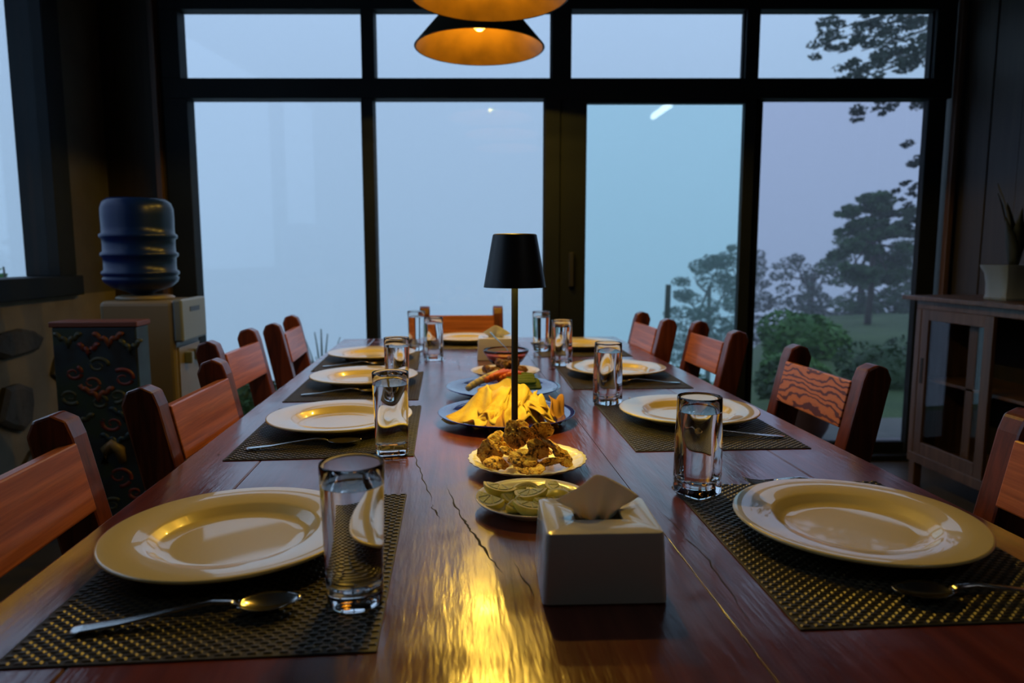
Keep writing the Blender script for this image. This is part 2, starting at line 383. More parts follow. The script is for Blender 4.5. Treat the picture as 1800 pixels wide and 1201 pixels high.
tree('hazy_tree', 6.0, 21.5, .2, .10, [(5.15, 21.5, .05, .48), (5.5, 21.4, .48, .5), (6.1, 21.6, .62, .62), (6.6, 21.5, .3, .55), (5.2, 21, -.8, .6), (6, 21, -.5, .8), (5.1, 21, -1.7, .7), (6.2, 21, -1.5, .9)], 7500, .055, M['leaf_haze'],
     'leftmost misty grey-green tree, seen through the teal door pane behind the thin post', group=HZ, seed=2, base=-4)
tree('hazy_tree', 7.3, 22.5, .6, .10, [(6.95, 22.5, .95, .42), (7.15, 22.4, 1.35, .32), (7.5, 22.5, .9, .5), (7.8, 22.6, .45, .55), (7.1, 22, .2, .6), (7.6, 22, -.5, .9), (7.0, 22, -1.2, .9)], 6800, .055, M['leaf_haze'],
     'misty tree whose tip rises highest beside the mullion between the two doors', group=HZ, seed=3, base=-4)
tree('hazy_tree', 8.9, 21.0, .5, .10, [(8.0, 21, .62, .38), (8.5, 21.2, .85, .42), (9.0, 21, .6, .5), (9.4, 21, .9, .5), (8.3, 20.6, -.1, .7), (9.1, 20.6, -.2, .9), (8.2, 20.5, -1.0, .9), (9.4, 20.5, -1.1, .9)], 7500, .055, M['leaf_haze'],
     'misty tree just right of the mullion between the two glass doors', group=HZ, seed=4, base=-4)
tree('leafy_tree', 8.6, 17.5, .8, .11, [(7.9, 17.5, .75, .45), (8.4, 17.5, 1.25, .5), (8.9, 17.5, 1.7, .5), (9.2, 17.5, 1.1, .6), (8.2, 17.2, .2, .6), (9.0, 17.2, .2, .8), (9.9, 17.3, .6, .7), (8.4, 17, -.4, .6), (9.4, 17, -.4, .8)], 8000, .06, M['leaf_dark'],
     'dark leafy tree standing close behind the layered lawn tree', seed=5)
bl = []
for (px, z, r) in [(7.0, 2.15, .38), (6.6, 1.98, .30), (7.45, 2.05, .36), (7.85, 1.85, .28), (6.75, 1.65, .36), (7.3, 1.6, .42), (7.8, 1.4, .34), (6.6, 1.25, .34), (7.1, 1.15, .40), (7.7, 1.0, .34), (6.9, .8, .34), (7.4, .72, .36), (6.5, .85, .25)]:
    bl.append((px, 14+R.uniform(-.4, .4), z, r))
tree('lawn_tree', 7.08, 14.0, 1.7, .07, bl, 9000, .065, M['leaf_dark'], 'big green tree with layered crown and slim pale trunk on the lawn', seed=6, zs=.5)
# overhanging branches of a near tree at the top right
x, y = V2(6.9, 8.8); near = empty('overhanging_tree', (x, y, -.3)); tag(near, 'dark lacy branches hanging into the upper right panes from a near tree', 'tree')
near_pts = [(3.80,3.78,.20),(3.98,3.72,.20),(4.18,3.55,.22),(4.40,3.43,.24),(4.15,3.30,.18),(4.28,3.95,.15),(4.55,3.75,.24),(4.75,3.62,.20),(4.95,3.85,.25),(5.05,4.05,.2),(4.8,3.42,.2),(5.05,3.35,.22),(5.0,3.6,.16),
            (4.45,2.94,.15),(4.33,2.84,.10),(5.0,2.95,.20),(5.08,2.72,.16),(5.0,2.52,.13),(5.05,2.25,.15),(4.92,1.98,.10),(5.08,1.80,.14),(5.1,1.5,.10),(4.12,3.22,.12),(3.9,3.6,.14)]
bm = bmesh.new(); rr_ = random.Random(9)
for (X, z, r) in near_pts:
    for q in range(7):
        a, b = V2(X+rr_.uniform(-1, 1)*r*.95, 8.8+rr_.uniform(-.4, .4)); k = r*rr_.uniform(.26, .58)
        leaves(bm, (a-x, b-y, z+.3+rr_.uniform(-.7, .7)*r), (k*1.2, k, k*.6), int(4200*k*k)+16, .034, rr_, .7)
obj('foliage', bm, M['leaf_branch'], near)
bm = bmesh.new(); tube(bm, [(0, 0, 0), (.1, 0, 2.5), (-.1, 0, 5.2)], [.16, .13, .09], 10); obj('trunk', bm, M['bark'], near, True)
bm = bmesh.new()
for (X, z, r) in near_pts:
    a, b = V2(X, 8.8); e_ = Vector((a-x, b-y, z+.3)); s_ = Vector((0, 0, min(4.8, z+.8)))
    mid = (s_*.4+e_*.6)+Vector((0, 0, .15)); tube(bm, [s_, mid, e_], [.035, .018, .006], 5)
obj('branches', bm, M['bark'], near, True)
# shrubs
def shrub(name, X, Y, z, r, n, size, lm, label, cat='shrub', group=None, seed=1, fl=.8):
    rnd = random.Random(seed); x, y = V2(X, Y); z0 = gz(X, Y)-.05; t = empty(name, (x, y, z0)); tag(t, label, cat, group)
    bm = bmesh.new()
    for k in range(7):
        a = 2*PI*k/7; q = (r*.45*math.cos(a), r*.45*math.sin(a), z-z0+r*.25*math.sin(3*a)); leaves(bm, q, (r*.6, r*.6, r*.6*fl), n//7, size, rnd)
    bmesh.ops.create_icosphere(bm, subdivisions=3, radius=r*.75, matrix=Matrix.Translation((0, 0, z-z0-r*.1)))
    obj('foliage', bm, lm, t)
    bm = bmesh.new()
    for k in range(5):
        a = k*1.3; tube(bm, [(.03*math.cos(a), .03*math.sin(a), 0), (r*.3*math.cos(a), r*.3*math.sin(a), z-z0)], [.02, .008], 5)
    obj('stems', bm, M['bark'], t, True); return t
shrub('bright_shrub', 3.75, 9.0, .02, .55, 3500, .055, M['leaf_mid'], 'bright green fern-like shrub below the misty trees', seed=1)
shrub('bright_shrub', 3.2, 7.8, -.25, .38, 2200, .05, M['leaf_mid'], 'lower green shrub left of the bright fern-like shrub, next to the door mullion', seed=2)
shrub('round_shrub', 3.75, 7.0, -.08, .46, 3500, .035, M['leaf_dark'], 'dark rounded shrub at the edge of the lawn, behind the second right chair', seed=3)
shrub('dark_shrub', 2.75, 6.6, -.20, .42, 2800, .04, M['leaf_dark'], 'dark shrub between the dark rounded shrub and the door mullion', seed=4)
shrub('dark_shrub', 4.85, 8.2, -.15, .45, 2400, .04, M['leaf_dark'], 'small dark shrub on the lawn right of the bright fern-like shrub', seed=8)
shrub('low_shrub', -1.92, 5.0, .12, .22, 1500, .03, M['leaf_dark'], 'dark green low shrub outside, seen between the third and fourth left chairs', seed=5)
shrub('low_shrub', -2.45, 4.9, -.02, .20, 1200, .03, M['leaf_dark'], 'small dark shrub outside, seen under the third left chair back', seed=6)
shrub('low_shrub', 1.42, 6.2, -.12, .40, 2000, .035, M['leaf_dark'], 'dark shrub outside below the third right chair back', seed=7)
# pale reed plant outside, left
x, y = V2(-1.36, 5.0); rp = empty('reed_plant', (x, y, -.08)); tag(rp, 'pale arching reed plant outside behind the far left corner of the table', 'plant')
rnd = random.Random(5)
for k in range(9):
    a = rnd.uniform(0, 6.28); h_ = rnd.uniform(.45, .68); l_ = rnd.uniform(.05, .16)
    bm = bmesh.new(); pts = [(l_*t_*t_*math.cos(a), l_*t_*t_*math.sin(a), h_*t_) for t_ in (0, .3, .6, .85, 1)]
    for q in range(4):
        p, p2 = Vector(pts[q]), Vector(pts[q+1]); w_ = .014*(1-q/5)
        s = Vector((-math.sin(a), math.cos(a), 0))*w_
        bm.faces.new([bm.verts.new(v_) for v_ in (p-s, p+s, p2+s*.7, p2-s*.7)])
    o = obj('blade', bm, M['leaf_haze'], rp); so = o.modifiers.new('s', 'SOLIDIFY'); so.thickness = .002
x, y = V2(-2.94, 4.1); lp = empty('garden_plant', (x, y, -.1)); tag(lp, 'leafy plant peeking over the sill of the left window', 'plant')
bm = bmesh.new(); tube(bm, [(0, 0, 0), (.03, 0, .6), (0, 0, 1.15)], [.012, .01, .005], 6); obj('stem', bm, M['bark'], lp, True)
for k in range(16):
    a = k*2.4; z = .72+.028*k; bm = bmesh.new(); Lf = .13
    d = Vector((math.cos(a), math.sin(a), .15)); s = Vector((-math.sin(a), math.cos(a), 0))
    P0 = Vector((0, 0, z)); c_ = [P0+d*Lf*t_+Vector((0, 0, -.09*t_*t_)) for t_ in (0, .35, .7, 1)]; wd = [.004, .022, .018, .001]
    A = [bm.verts.new(c_[i]+s*wd[i]) for i in range(4)]; B = [bm.verts.new(c_[i]-s*wd[i]) for i in range(4)]
    for i in range(3): bm.faces.new((A[i], A[i+1], B[i+1], B[i]))
    o = obj('leaf', bm, M['leaf_mid'], lp, True); so = o.modifiers.new('s', 'SOLIDIFY'); so.thickness = .001
x, y = V2(1.76, 8.0); bm = bmesh.new(); tube(bm, [(x, y, -1.5), (x, y, .3), (x+.01, y, .79)], [.035, .033, .03], 10)
tag(obj('garden_post', bm, M['bark'], smooth=True), 'thin dark wooden post in front of the misty trees, above the far right chair', 'post')
x, y = V2(1.83, 4.35); pt = empty('plant_pot', (x, y, -.05)); tag(pt, 'squat brown pot standing outside the glass behind the second right chair', 'pot')
obj('pot_body', lathe([(0, 0), (.10, 0), (.15, .10), (.165, .20), (.16, .25), (.17, .27), (.15, .27), (.14, .22), (0, .22)], 32), M['terracotta'], pt, True)
bm = bmesh.new(); leaves(bm, (0, 0, .26), (.12, .12, .05), 150, .025, random.Random(4)); obj('foliage', bm, M['leaf_dark'], pt)
# the mist itself
bm = bmesh.new(); bx(bm, -30, 40, 4.6, 70, -14, 16, Matrix.Rotation(-YAW, 4, 'Z'))
mv = bpy.data.materials.new('mist'); mv.use_nodes = True; mv.node_tree.nodes.clear()
vs_ = N(mv, 'ShaderNodeVolumeScatter', Density=.012, Anisotropy=0.0); vs_.inputs[0].default_value = (.97, .985, 1, 1)
o_ = N(mv, 'ShaderNodeOutputMaterial'); lk(mv, vs_.outputs[0], o_.inputs['Volume'])
tag(obj('mist', bm, mv), 'blue-grey evening mist filling the valley outside the windows', 'mist', kind='stuff')

# ================================================================== TABLE
TZ = .75
tb = empty('dining_table', (.126, 1.65, 0)); tag(tb, 'long dining table of glossy red-brown planks, cracked and scratched', 'table')
def tbox(name, x0, x1, y0, y1, z0, z1, m, bev): return box(name, x0-.126, x1-.126, y0-1.65, y1-1.65, z0, z1, m, tb, bev)
for x0, x1, dz in [(-.478, -.3415, 0), (-.3403, .2714, 0), (.2726, .5814, 0), (.5826, .73, 0)]:
    tbox('plank', x0, x1, .22, 3.12, .71, TZ+dz, M['table'], .0002 if x0 > -.4 and x1 < .7 else .004)
tbox('apron', -.42, -.39, .35, 3.0, .62, .71, M['table'], .003); tbox('apron', .64, .67, .35, 3.0, .62, .71, M['table'], .003)
tbox('apron', -.39, .64, .35, .38, .62, .71, M['table'], .003); tbox('apron', -.39, .64, 2.97, 3.0, .62, .71, M['table'], .003)
for x0 in (-.42, .58):
    for y0 in (.30, 2.95): tbox('leg', x0, x0+.09, y0, y0+.09, 0, .71, M['table'], .006)
def crack(pts, w_, seed):
    rnd = random.Random(seed); P2 = []
    for i in range(len(pts)-1):
        for k in range(10):
            t_ = k/10; P2.append((pts[i][0]*(1-t_)+pts[i+1][0]*t_+rnd.uniform(-.0022, .0022), pts[i][1]*(1-t_)+pts[i+1][1]*t_))
    bm = bmesh.new(); n = len(P2); A, B = [], []
    for i, (x, y) in enumerate(P2):
        ww = w_*min(1, 4*i/n+.05, 4*(n-1-i)/n+.05)*rnd.uniform(.35, 1.2)
        A.append(bm.verts.new((x-ww-.126, y-1.65, TZ+.0003))); B.append(bm.verts.new((x+ww-.126, y-1.65, TZ+.0003)))
    for i in range(n-1): bm.faces.new((A[i], B[i], B[i+1], A[i+1]))
    obj('crack', bm, M['crack'], tb)
crack([(-.085, 1.34), (-.06, 1.18), (-.03, .99)], .0013, 1); crack([(-.035, 1.0), (-.02, .94)], .001, 2)
crack([(-.012, 1.075), (.012, .93), (.03, .86), (.055, .755)], .0016, 3); crack([(.07, .80), (.085, .69)], .0009, 4)
crack([(.29, .95), (.30, .78), (.29, .6)], .0008, 5)
crack([(.40, .625), (.41, .622)], .002, 6); crack([(.385, .585), (.40, .583)], .0025, 7); crack([(-.43, 1.30), (-.425, 1.28)], .0016, 8)
crack([(.02, 2.2), (.015, 2.5)], .0009, 9)

# ================================================================== PLACEMATS
MW, MD = .335, .43
def mat_meshes():
    t = empty('placemat')
    bm = bmesh.new(); bx(bm, -MW/2, MW/2, -MD/2, MD/2, 0, .0014); obj('backing', bm, M['mat_base'], t, bevel=.0004)
    bm = bmesh.new(); rows = int(MD/.0058); px_ = .0143
    for j in range(rows):
        y = -MD/2+.004+j*.0058
        x = -MW/2+.003+(px_/2 if j % 2 else 0)
        while x < MW/2-.004:
            x1 = min(x+.0102, MW/2-.001)
            v_ = [bm.verts.new(p) for p in [(x, y, .0013), (x1, y, .0013), (x1, y+.0042, .0013), (x, y+.0042, .0013),
                                           (x+.002, y+.0008, .0026), (x1-.002, y+.0008, .0026), (x1-.002, y+.0034, .0026), (x+.002, y+.0034, .0026)]]
            for f in [(4,5,6,7),(0,1,5,4),(1,2,6,5),(2,3,7,6),(3,0,4,7)]: bm.faces.new([v_[i] for i in f])
            x += px_
    o = obj('woven_strands', bm, M['mat_weave'], t); tag(o, kind='stuff'); return t
mats = [(-.240, .829, 0, 'dark woven placemat at the front left, under the nearest left plate'),
        (-.243, 1.467, .6, 'woven placemat under the second plate on the left side'),
        (-.258, 1.975, .5, 'dark placemat under the third plate on the left side'),
        (-.285, 2.45, 1.5, 'dark placemat under the farthest plate on the left side'),
        (.503, .830, -1, 'woven placemat at the front right, under the nearest right plate'),
        (.506, 1.460, -1, 'woven placemat under the second plate on the right side'),
        (.494, 2.075, -1.5, 'grey-brown placemat under the third plate on the right side'),
        (.485, 2.70, -1.5, 'dark placemat under the farthest plate on the right side'),
        (.05, 2.895, 90, 'dark placemat at the head of the table under the far end plate')]
proto = mat_meshes()
for i, (x, y, a, lb) in enumerate(mats):
    o = proto if i == 0 else copy_tree(proto)
    o.location = (x, y, TZ+.0002); o.rotation_euler = (0, 0, math.radians(a)); tag(o, lb, 'placemat', 'woven placemats on the table')
MT = TZ+.0030

# ================================================================== PLATES
PL = [(0, .0035), (.082, .0035), (.086, 0), (.091, 0), (.096, .0055), (.120, .0135), (.1485, .0205), (.1512, .0228), (.1505, .0248), (.148, .0253), (.125, .0225), (.1035, .0205), (.0975, .0185), (.090, .0115), (.083, .0088), (.07, .0080), (0, .0078)]
def dinner_plate():
    return obj('dinner_plate', lathe(PL, 96), M['porcelain'], smooth=True)
plates = [(-.272, .8655, 'large cream dinner plate nearest on the left, beside the round glass'),
          (-.240, 1.4935, 'cream dinner plate second from the front on the left side'),
          (-.253, 2.0085, 'cream dinner plate third from the front on the left side'),
          (-.285, 2.490, 'cream dinner plate farthest along the left side'),
          (.515, .838, 'large cream dinner plate nearest on the right, cut by no glass'),
          (.516, 1.492, 'cream dinner plate behind the front right glass, second on the right side'),
          (.492, 2.088, 'cream dinner plate third from the front on the right side'),
          (.495, 2.715, 'cream dinner plate farthest along the right side'),
          (.055, 2.945, 'pale dinner plate at the head of the table before the end chair')]
p0 = dinner_plate()
for i, (x, y, lb) in enumerate(plates):
    o = p0 if i == 0 else p0.copy()
    if i: C.objects.link(o)
    o.location = (x, y, MT); tag(o, lb.replace(', cut by no glass', ', with swirled glaze reflections'), 'plate', 'cream dinner plates')

# ================================================================== GLASSES
def tumbler(sq):
    """sq: squarish base"""
    t = empty('drinking_glass')
    H = .150; n = 64
    out = [(.0, .0005), (.021, .0005), (.0262, .0008), (.0288, .004), (.0292, .012), (.0300, .05), (.0312, .09), (.0322, .12), (.0330, .145), (.0330, .1485), (.0322, .1500), (.0314, .1485)]
    lv = .128
    k_in = lambda z: (2.0 if not sq else 2.0+1.4*max(0, 1-z/.12))
    top = [(.0310, lv)]
    prof = out+top
    pw = lambda z: (2.0 if not sq else 2.0+3.2*max(0, 1-z/.13))
    bm = bmesh.new(); rings = [ring(max(r, 1e-5), z, n, p) for (r, z), p in zip(prof, [pw(z) for r, z in out]+[2.0])]
    loft(bm, rings)
    obj('glass_body', bm, M['glass'], t, True, auto=60)
    # water: its skin against the glass and its free surface (open glass wall below the water line, so the two share one interface)
    wp = [(1e-5, .018), (.018, .0185), (.0245, .021), (.0262, .026), (.0280, .05), (.0293, .09), (.0305, .12), (.0310, lv)]
    bm = bmesh.new(); loft(bm, [ring(r, z, n, k_in(z)) for r, z in wp])
    loft(bm, [ring(.0310, lv, n), ring(.0304, lv-.0005, n), ring(.028, lv-.0008, n), ring(1e-5, lv-.0008, n)], mi=1)
    obj('water', bm, [M['water_side'], M['water']], t, True, auto=60)
    return t
gr, gs = tumbler(False), tumbler(True)
gl = [(-.104, .708, 0, 'round water glass nearest the camera, on the front left placemat'),
      (-.114, 1.272, 1, 'water glass catching gold light, second on the left side'),
      (-.145, 1.815, 0, 'water glass third on the left, behind the gold-lit glass'),
      (-.068, 2.45, 1, 'tall water glass at the far left, the nearer of the two side by side'),
      (-.140, 2.70, 0, 'farthest left water glass, before the end chair, left of its neighbour'),
      (.366, 1.008, 1, 'square-based water glass nearest on the right'),
      (.374, 1.668, 1, 'water glass second on the right, beside the second right plate'),
      (.356, 2.285, 1, 'water glass third on the right, right of the lamp pole'),
      (.332, 2.64, 0, 'farthest right water glass, before the broad window mullion')]
used = set()
for i, (x, y, sq, lb) in enumerate(gl):
    src = gs if sq else gr
    o = src if sq not in used else copy_tree(src); used.add(sq)
    onmat = MT if i not in (3,) else TZ
    o.location = (x, y, MT-.0002 if onmat == MT else TZ+.0003); o.rotation_euler = (0, 0, .1*i+.05); tag(o, lb, 'glass', 'water glasses on the table')
for o in (gs, gr): pass

# ================================================================== CUTLERY
def strip(secs, n=12):
    """secs: (x, halfwidth, z centre, thickness, bowl depth)"""
    bm = bmesh.new(); rings = []
    for (x, hw, z, th, dp) in secs:
        r = []
        for k in range(n):
            u_ = -1+2*k/(n-1); r.append(Vector((x, u_*hw, z+th/2*math.sqrt(max(0, 1-u_**6))-dp*(1-u_*u_))))
        for k in range(n-1, -1, -1):
            u_ = -1+2*k/(n-1); r.append(Vector((x, u_*hw, z-th/2*math.sqrt(max(0, 1-u_**6))-dp*(1-u_*u_))))
        rings.append(r)
    loft(bm, rings, True, True); bmesh.ops.remove_doubles(bm, verts=bm.verts, dist=1e-5); bmesh.ops.recalc_face_normals(bm, faces=bm.faces); return bm
def spoon():
    t = empty('spoon')
    h_ = [(-.105, .002, .002, .0015, 0), (-.104, .0075, .002, .002, 0), (-.095, .0095, .0022, .0022, 0), (-.06, .0075, .0045, .0022, 0), (-.02, .0042, .010, .0024, 0), (.02, .0032, .0145, .0028, 0), (.038, .0035, .0125, .0028, 0), (.046, .005, .0100, .0022, .0005)]
    obj('handle', strip(h_), M['steel'], t, True)
    b_ = []
    for k in range(15):
        u_ = k/14; hw = .0205*math.sin(PI*min(.985, max(.06, u_**.85)))**.62
        b_.append((.044+.062*u_, hw if k < 14 else .004, .0098, .0013, .0075*math.sin(PI*min(1, max(0, u_)))**.7+.0003))
    obj('bowl', strip(b_, 16), M['steel'], t, True)
    return t
def fork():
    t = empty('fork')
    h_ = [(-.105, .002, .002, .0015, 0), (-.104, .0075, .002, .002, 0), (-.095, .0095, .0022, .0022, 0), (-.06, .0075, .0045, .0022, 0), (-.02, .0042, .010, .0024, 0), (.02, .0032, .0145, .0028, 0), (.034, .005, .0125, .0022, 0), (.045, .0115, .0095, .0018, .001), (.056, .0125, .0072, .0016, .001)]
    obj('handle', strip(h_), M['steel'], t, True)
    for k in range(4):
        y = -.0105+.007*k
        bm = bmesh.new(); tube(bm, [(.054, y, .0068), (.075, y, .0050), (.09, y, .0062), (.103, y, .0105)], [.0015, .0014, .0012, .0006], 6)
        obj('tine', bm, M['steel'], t, True)
    return t
sp0, fk0 = spoon(), fork()
def place_cut(src, first, x0, y0, x1, y1, lb, cat, grp):
    o = src if first else copy_tree(src)
    o.location = ((x0+x1)/2, (y0+y1)/2, MT+.0006); o.rotation_euler = (0, 0, math.atan2(y1-y0, x1-x0)); tag(o, lb, cat, grp)
SG = 'steel spoons on the placemats'
for i, (a, lb) in enumerate([((-.365, .668, -.160, .702), 'steel spoon nearest on the left, in front of the big left plate'),
              ((-.385, 1.312, -.178, 1.335), 'steel spoon in front of the second left plate, handle towards the chair'),
              ((-.390, 1.828, -.185, 1.843), 'steel spoon in front of the third left plate'),
              ((-.42, 2.305, -.215, 2.318), 'steel spoon in front of the farthest left plate'),
              ((.665, .648, .462, .668), 'steel spoon in front of the nearest right plate, half in shadow'),
              ((.650, 1.316, .445, 1.327), 'steel spoon in front of the second right plate'),
              ((.635, 1.915, .430, 1.922), 'steel spoon in front of the third right plate')]):
    place_cut(sp0, i == 0, *a, lb, 'spoon', SG)
FG = 'steel forks on the placemats'
for i, (a, lb) in enumerate([((.655, 1.005, .452, 1.035), 'fork behind the nearest right plate, tines towards the square glass'),
              ((.63, 1.655, .43, 1.668), 'fork behind the second right plate beside the second right glass')]):
    place_cut(fk0, i == 0, *a, lb, 'fork', FG)

# ================================================================== TISSUE BOXES
def tissue_box():
    t = empty('tissue_box'); H = .0765
    bw, bd, tw, td = .131, .116, .1235, .110
    def rr(w_, d_, z, rad=.006, per=6):
        pts = []
        for cx, cy, a0 in [(1, 1, 0), (-1, 1, 90), (-1, -1, 180), (1, -1, 270)]:
            for k in range(per):
                a = math.radians(a0+90*k/(per-1)); pts.append(Vector((cx*(w_/2-rad)+rad*math.cos(a), cy*(d_/2-rad)+rad*math.sin(a), z)))
        return pts
    def oval(rx_, ry_, z):
        base = rr(tw, td, z); return [Vector((rx_*math.cos(math.atan2(p.y, p.x)), ry_*math.sin(math.atan2(p.y, p.x)), z)) for p in base]
    R_ = [rr(bw-.004, bd-.004, .0), rr(bw, bd, .0015), rr((bw+tw)/2, (bd+td)/2, H/2), rr(tw, td, H-.003), rr(tw-.0015, td-.0015, H-.0008), rr(tw-.006, td-.006, H, .005),
          oval(.036, .024, H), oval(.0335, .0215, H-.0015), oval(.0335, .0215, H-.005), rr(tw-.008, td-.008, H-.005), rr(bw-.010, bd-.010, .004)]
    bm = bmesh.new(); loft(bm, R_, True, True); bmesh.ops.recalc_face_normals(bm, faces=bm.faces)
    obj('box_shell', bm, M['tissuebox'], t, True, auto=40)
    bm = bmesh.new(); bx(bm, -.05, .05, -.045, .045, .004, .045); obj('tissue_stack', bm, M['tissue'], t, bevel=.004)
    # the pulled sheet: a fan of folds rising from the slot
    bm = bmesh.new(); g = []; NU, NV = 28, 14
    for j in range(NV+1):
        v_ = j/NV; row = []
        for i in range(NU+1):
            u_ = i/NU*2-1
            spread = .014+.036*v_**.8
            hgt = (.040*(1-.72*abs(u_+.1)**1.25))*v_
            x = u_*spread + .004*v_
            yy_ = .008 + .018*v_*math.sin(u_*2.2) + .003*math.sin(u_*7+1)*(1-.3*v_) + .010*v_*v_
            row.append(bm.verts.new((x, yy_, H-.012+.012*min(1, v_*3)+hgt)))
        g.append(row)
    for j in range(NV):
        for i in range(NU): bm.faces.new((g[j][i], g[j][i+1], g[j+1][i+1], g[j+1][i]))
    o = obj('tissue_sheet', bm, M['tissue'], t, True); s_ = o.modifiers.new('s', 'SOLIDIFY'); s_.thickness = .0006
    return t
tb1 = tissue_box(); tb1.location = (.157, .741, TZ+.0003); tb1.rotation_euler = (0, 0, math.radians(-2.5))
tag(tb1, 'white glazed tissue box standing nearest the camera on the table', 'tissue box')
tb2 = copy_tree(tb1); tb2.location = (.150, 2.475, TZ+.0003); tb2.rotation_euler = (0, 0, math.radians(-3))
tag(tb2, 'cream tissue box at the far end behind the red dip bowl', 'tissue box')

# ================================================================== TABLE LAMP
tl = empty('table_lamp', (.120, 1.366, TZ+.0003)); tag(tl, 'slim black table lamp with tapered black shade among the food plates', 'table lamp')
obj('base', lathe([(0, 0), (.045, 0), (.0475, .002), (.0475, .008), (.045, .011), (.006, .012), (0, .012)], 48), M['lampblack'], tl, True, auto=40)
bm = bmesh.new(); tube(bm, [(0, 0, .010), (0, 0, .2), (0, 0, .362)], .0065, 20); obj('pole', bm, M['lampblack'], tl, True, auto=40)
sh = obj('lamp_shade', lathe([(.0605, .300), (.0425, .400), (.040, .402), (0, .402), (0, .4005), (.0395, .4005), (.0412, .399), (.0592, .300), (.0605, .300)], 64), M['lampblack'], tl, True, auto=40)
obj('light_disc', lathe([(.008, .372), (.034, .372), (.034, .376), (.008, .376), (.008, .372)], 32), M['bulb_table'], tl, True)
def point(name, loc, pw_, col, rad, parent=None):
    l = bpy.data.lights.new(name, 'POINT'); l.energy = pw_; l.color = col; l.shadow_soft_size = rad
    o = bpy.data.objects.new(name, l); C.objects.link(o); o.location = loc
    if parent: o.parent = parent
    return o
la = bpy.data.lights.new('led', 'AREA'); la.shape = 'DISK'; la.size = .064; la.energy = TABLE_LAMP_W; la.color = (1, .74, .12)
lo = bpy.data.objects.new('led_light', la); C.objects.link(lo); lo.parent = tl; lo.location = (0, 0, .3705)

# ================================================================== PENDANTS
def pendant(x, y, z, lb):
    t = empty('pendant_lamp', (x, y, z)); tag(t, lb, 'pendant lamp', 'conical pendant lamps over the table')
    R0, H = .267, .26
    obj('shade_outer', lathe([(R0, 0), (R0+.003, .003), (.05, H), (.03, H+.012), (0, H+.014), (0, H+.010), (.048, H-.003), (R0-.001, .001), (R0, 0)], 64), M['shade_out'], t, True, auto=40)
    obj('shade_lining', lathe([(R0-.003, .002), (.0470, H-.006), (0, H-.004), (0, H-.006), (.0455, H-.008), (R0-.005, .001), (R0-.003, .002)], 64), M['shade_in'], t, True, auto=60)
    obj('socket', lathe([(0, .13), (.018, .13), (.02, .16), (.02, H), (0, H)], 24), M['cord'], t, True)
    obj('bulb', lathe([(0, .070), (.012, .072), (.024, .081), (.030, .098), (.028, .113), (.018, .130), (.014, .143), (0, .143)], 24), M['bulb'], t, True)
    bm = bmesh.new(); tube(bm, [(0, 0, H), (0, 0, 2.75-z-.02)], .004, 8); obj('cord', bm, M['cord'], t, True)
    obj('ceiling_rose', lathe([(0, 2.75-z-.03), (.04, 2.75-z-.028), (.05, 2.75-z), (0, 2.75-z)], 24), M['cord'], t, True)
    point('bulb_light', (0, 0, .060), PENDANT_W, WARM, .008, t)
x, y = V2(-57/1293*3.05, 3.05); pendant(x, y, 1.965, 'dark conical pendant lamp with gold lining, wholly in view below the nearer one')
x, y = V2(-40/1304*2.45, 2.45); pendant(x, y, 1.965, 'larger-looking gold-lined pendant lamp cut off by the top of the photo')
x, y = V2(-.03, 1.80); pendant(x, y, 1.965, 'third gold-lined pendant lamp of the row, above the top edge of the photo')
# ceiling tube behind the camera: its reflection shows in the teal door pane
x0, y0 = V2(1.647, -.04); x1, y1 = V2(1.598, -.68)
tf = empty('ceiling_tube_lamp', ((x0+x1)/2, (y0+y1)/2, 2.75), math.atan2(y1-y0, x1-x0)); tag(tf, 'short white tube lamp on the ceiling, seen only reflected in the teal door pane', 'ceiling lamp')
box('fitting', -.33, .33, -.03, .03, -.035, 0, M['panel_grey'], tf, .004)
bm = bmesh.new(); tube(bm, [(-.31, 0, -.07), (.31, 0, -.07)], .034, 16); obj('tube', bm, M['tube'], tf, True)

# ================================================================== CHAIRS
def chair(figured=False):
    t = empty('dining_chair')
    # origin: centre of seat width on floor; chair faces +x; seat front towards the table
    for s in (-1, 1):
        yc = s*.170; bm = bmesh.new(); h = .023
        # leaning back post, chamfered top, drawn in the x-z plane
        pts = [(-.010, 0), (.045, 0), (.052, .45), (.046, .62), (-.003, .845), (-.012, .870), (-.034, .880), (-.058, .872), (-.068, .848), (-.018, .60), (-.012, .45)]
        poly_prism(bm, pts, 'y', yc-h, yc+h); obj('post', bm, M['post'], t, bevel=.005, seg=2)
        box('leg', .345, .390, yc-h, yc+h, 0, .43, M['post'], t, .004)
        box('side_rail', .05, .345, yc-.012, yc+.012, .36, .42, M['post'], t, .003)
        box('stretcher', .05, .345, yc-.010, yc+.010, .16, .20, M['post'], t, .003)
    lean = math.atan2(.049, .225)
    mt = Matrix.Translation((.010, 0, .735)) @ Matrix.Rotation(-lean, 4, 'Y')
    box('slat', -.014, .014, -.151, .151, -.002, .103, M['figured'] if figured else M['slat'], t, .003, mt)
    mt2 = Matrix.Translation((.033, 0, .55)) @ Matrix.Rotation(-.08, 4, 'Y')
    box('slat', -.011, .011, -.151, .151, -.03, .05, M['slat'], t, .003, mt2)
    box('front_rail', .355, .380, -.15, .15, .36, .42, M['post'], t, .003)
    box('front_rail', .012, .036, -.15, .15, .36, .42, M['post'], t, .003)
    bm = bmesh.new(); bx(bm, .045, .405, -.197, .197, .43, .455); obj('seat', bm, M['slat'], t, bevel=.006)
    return t
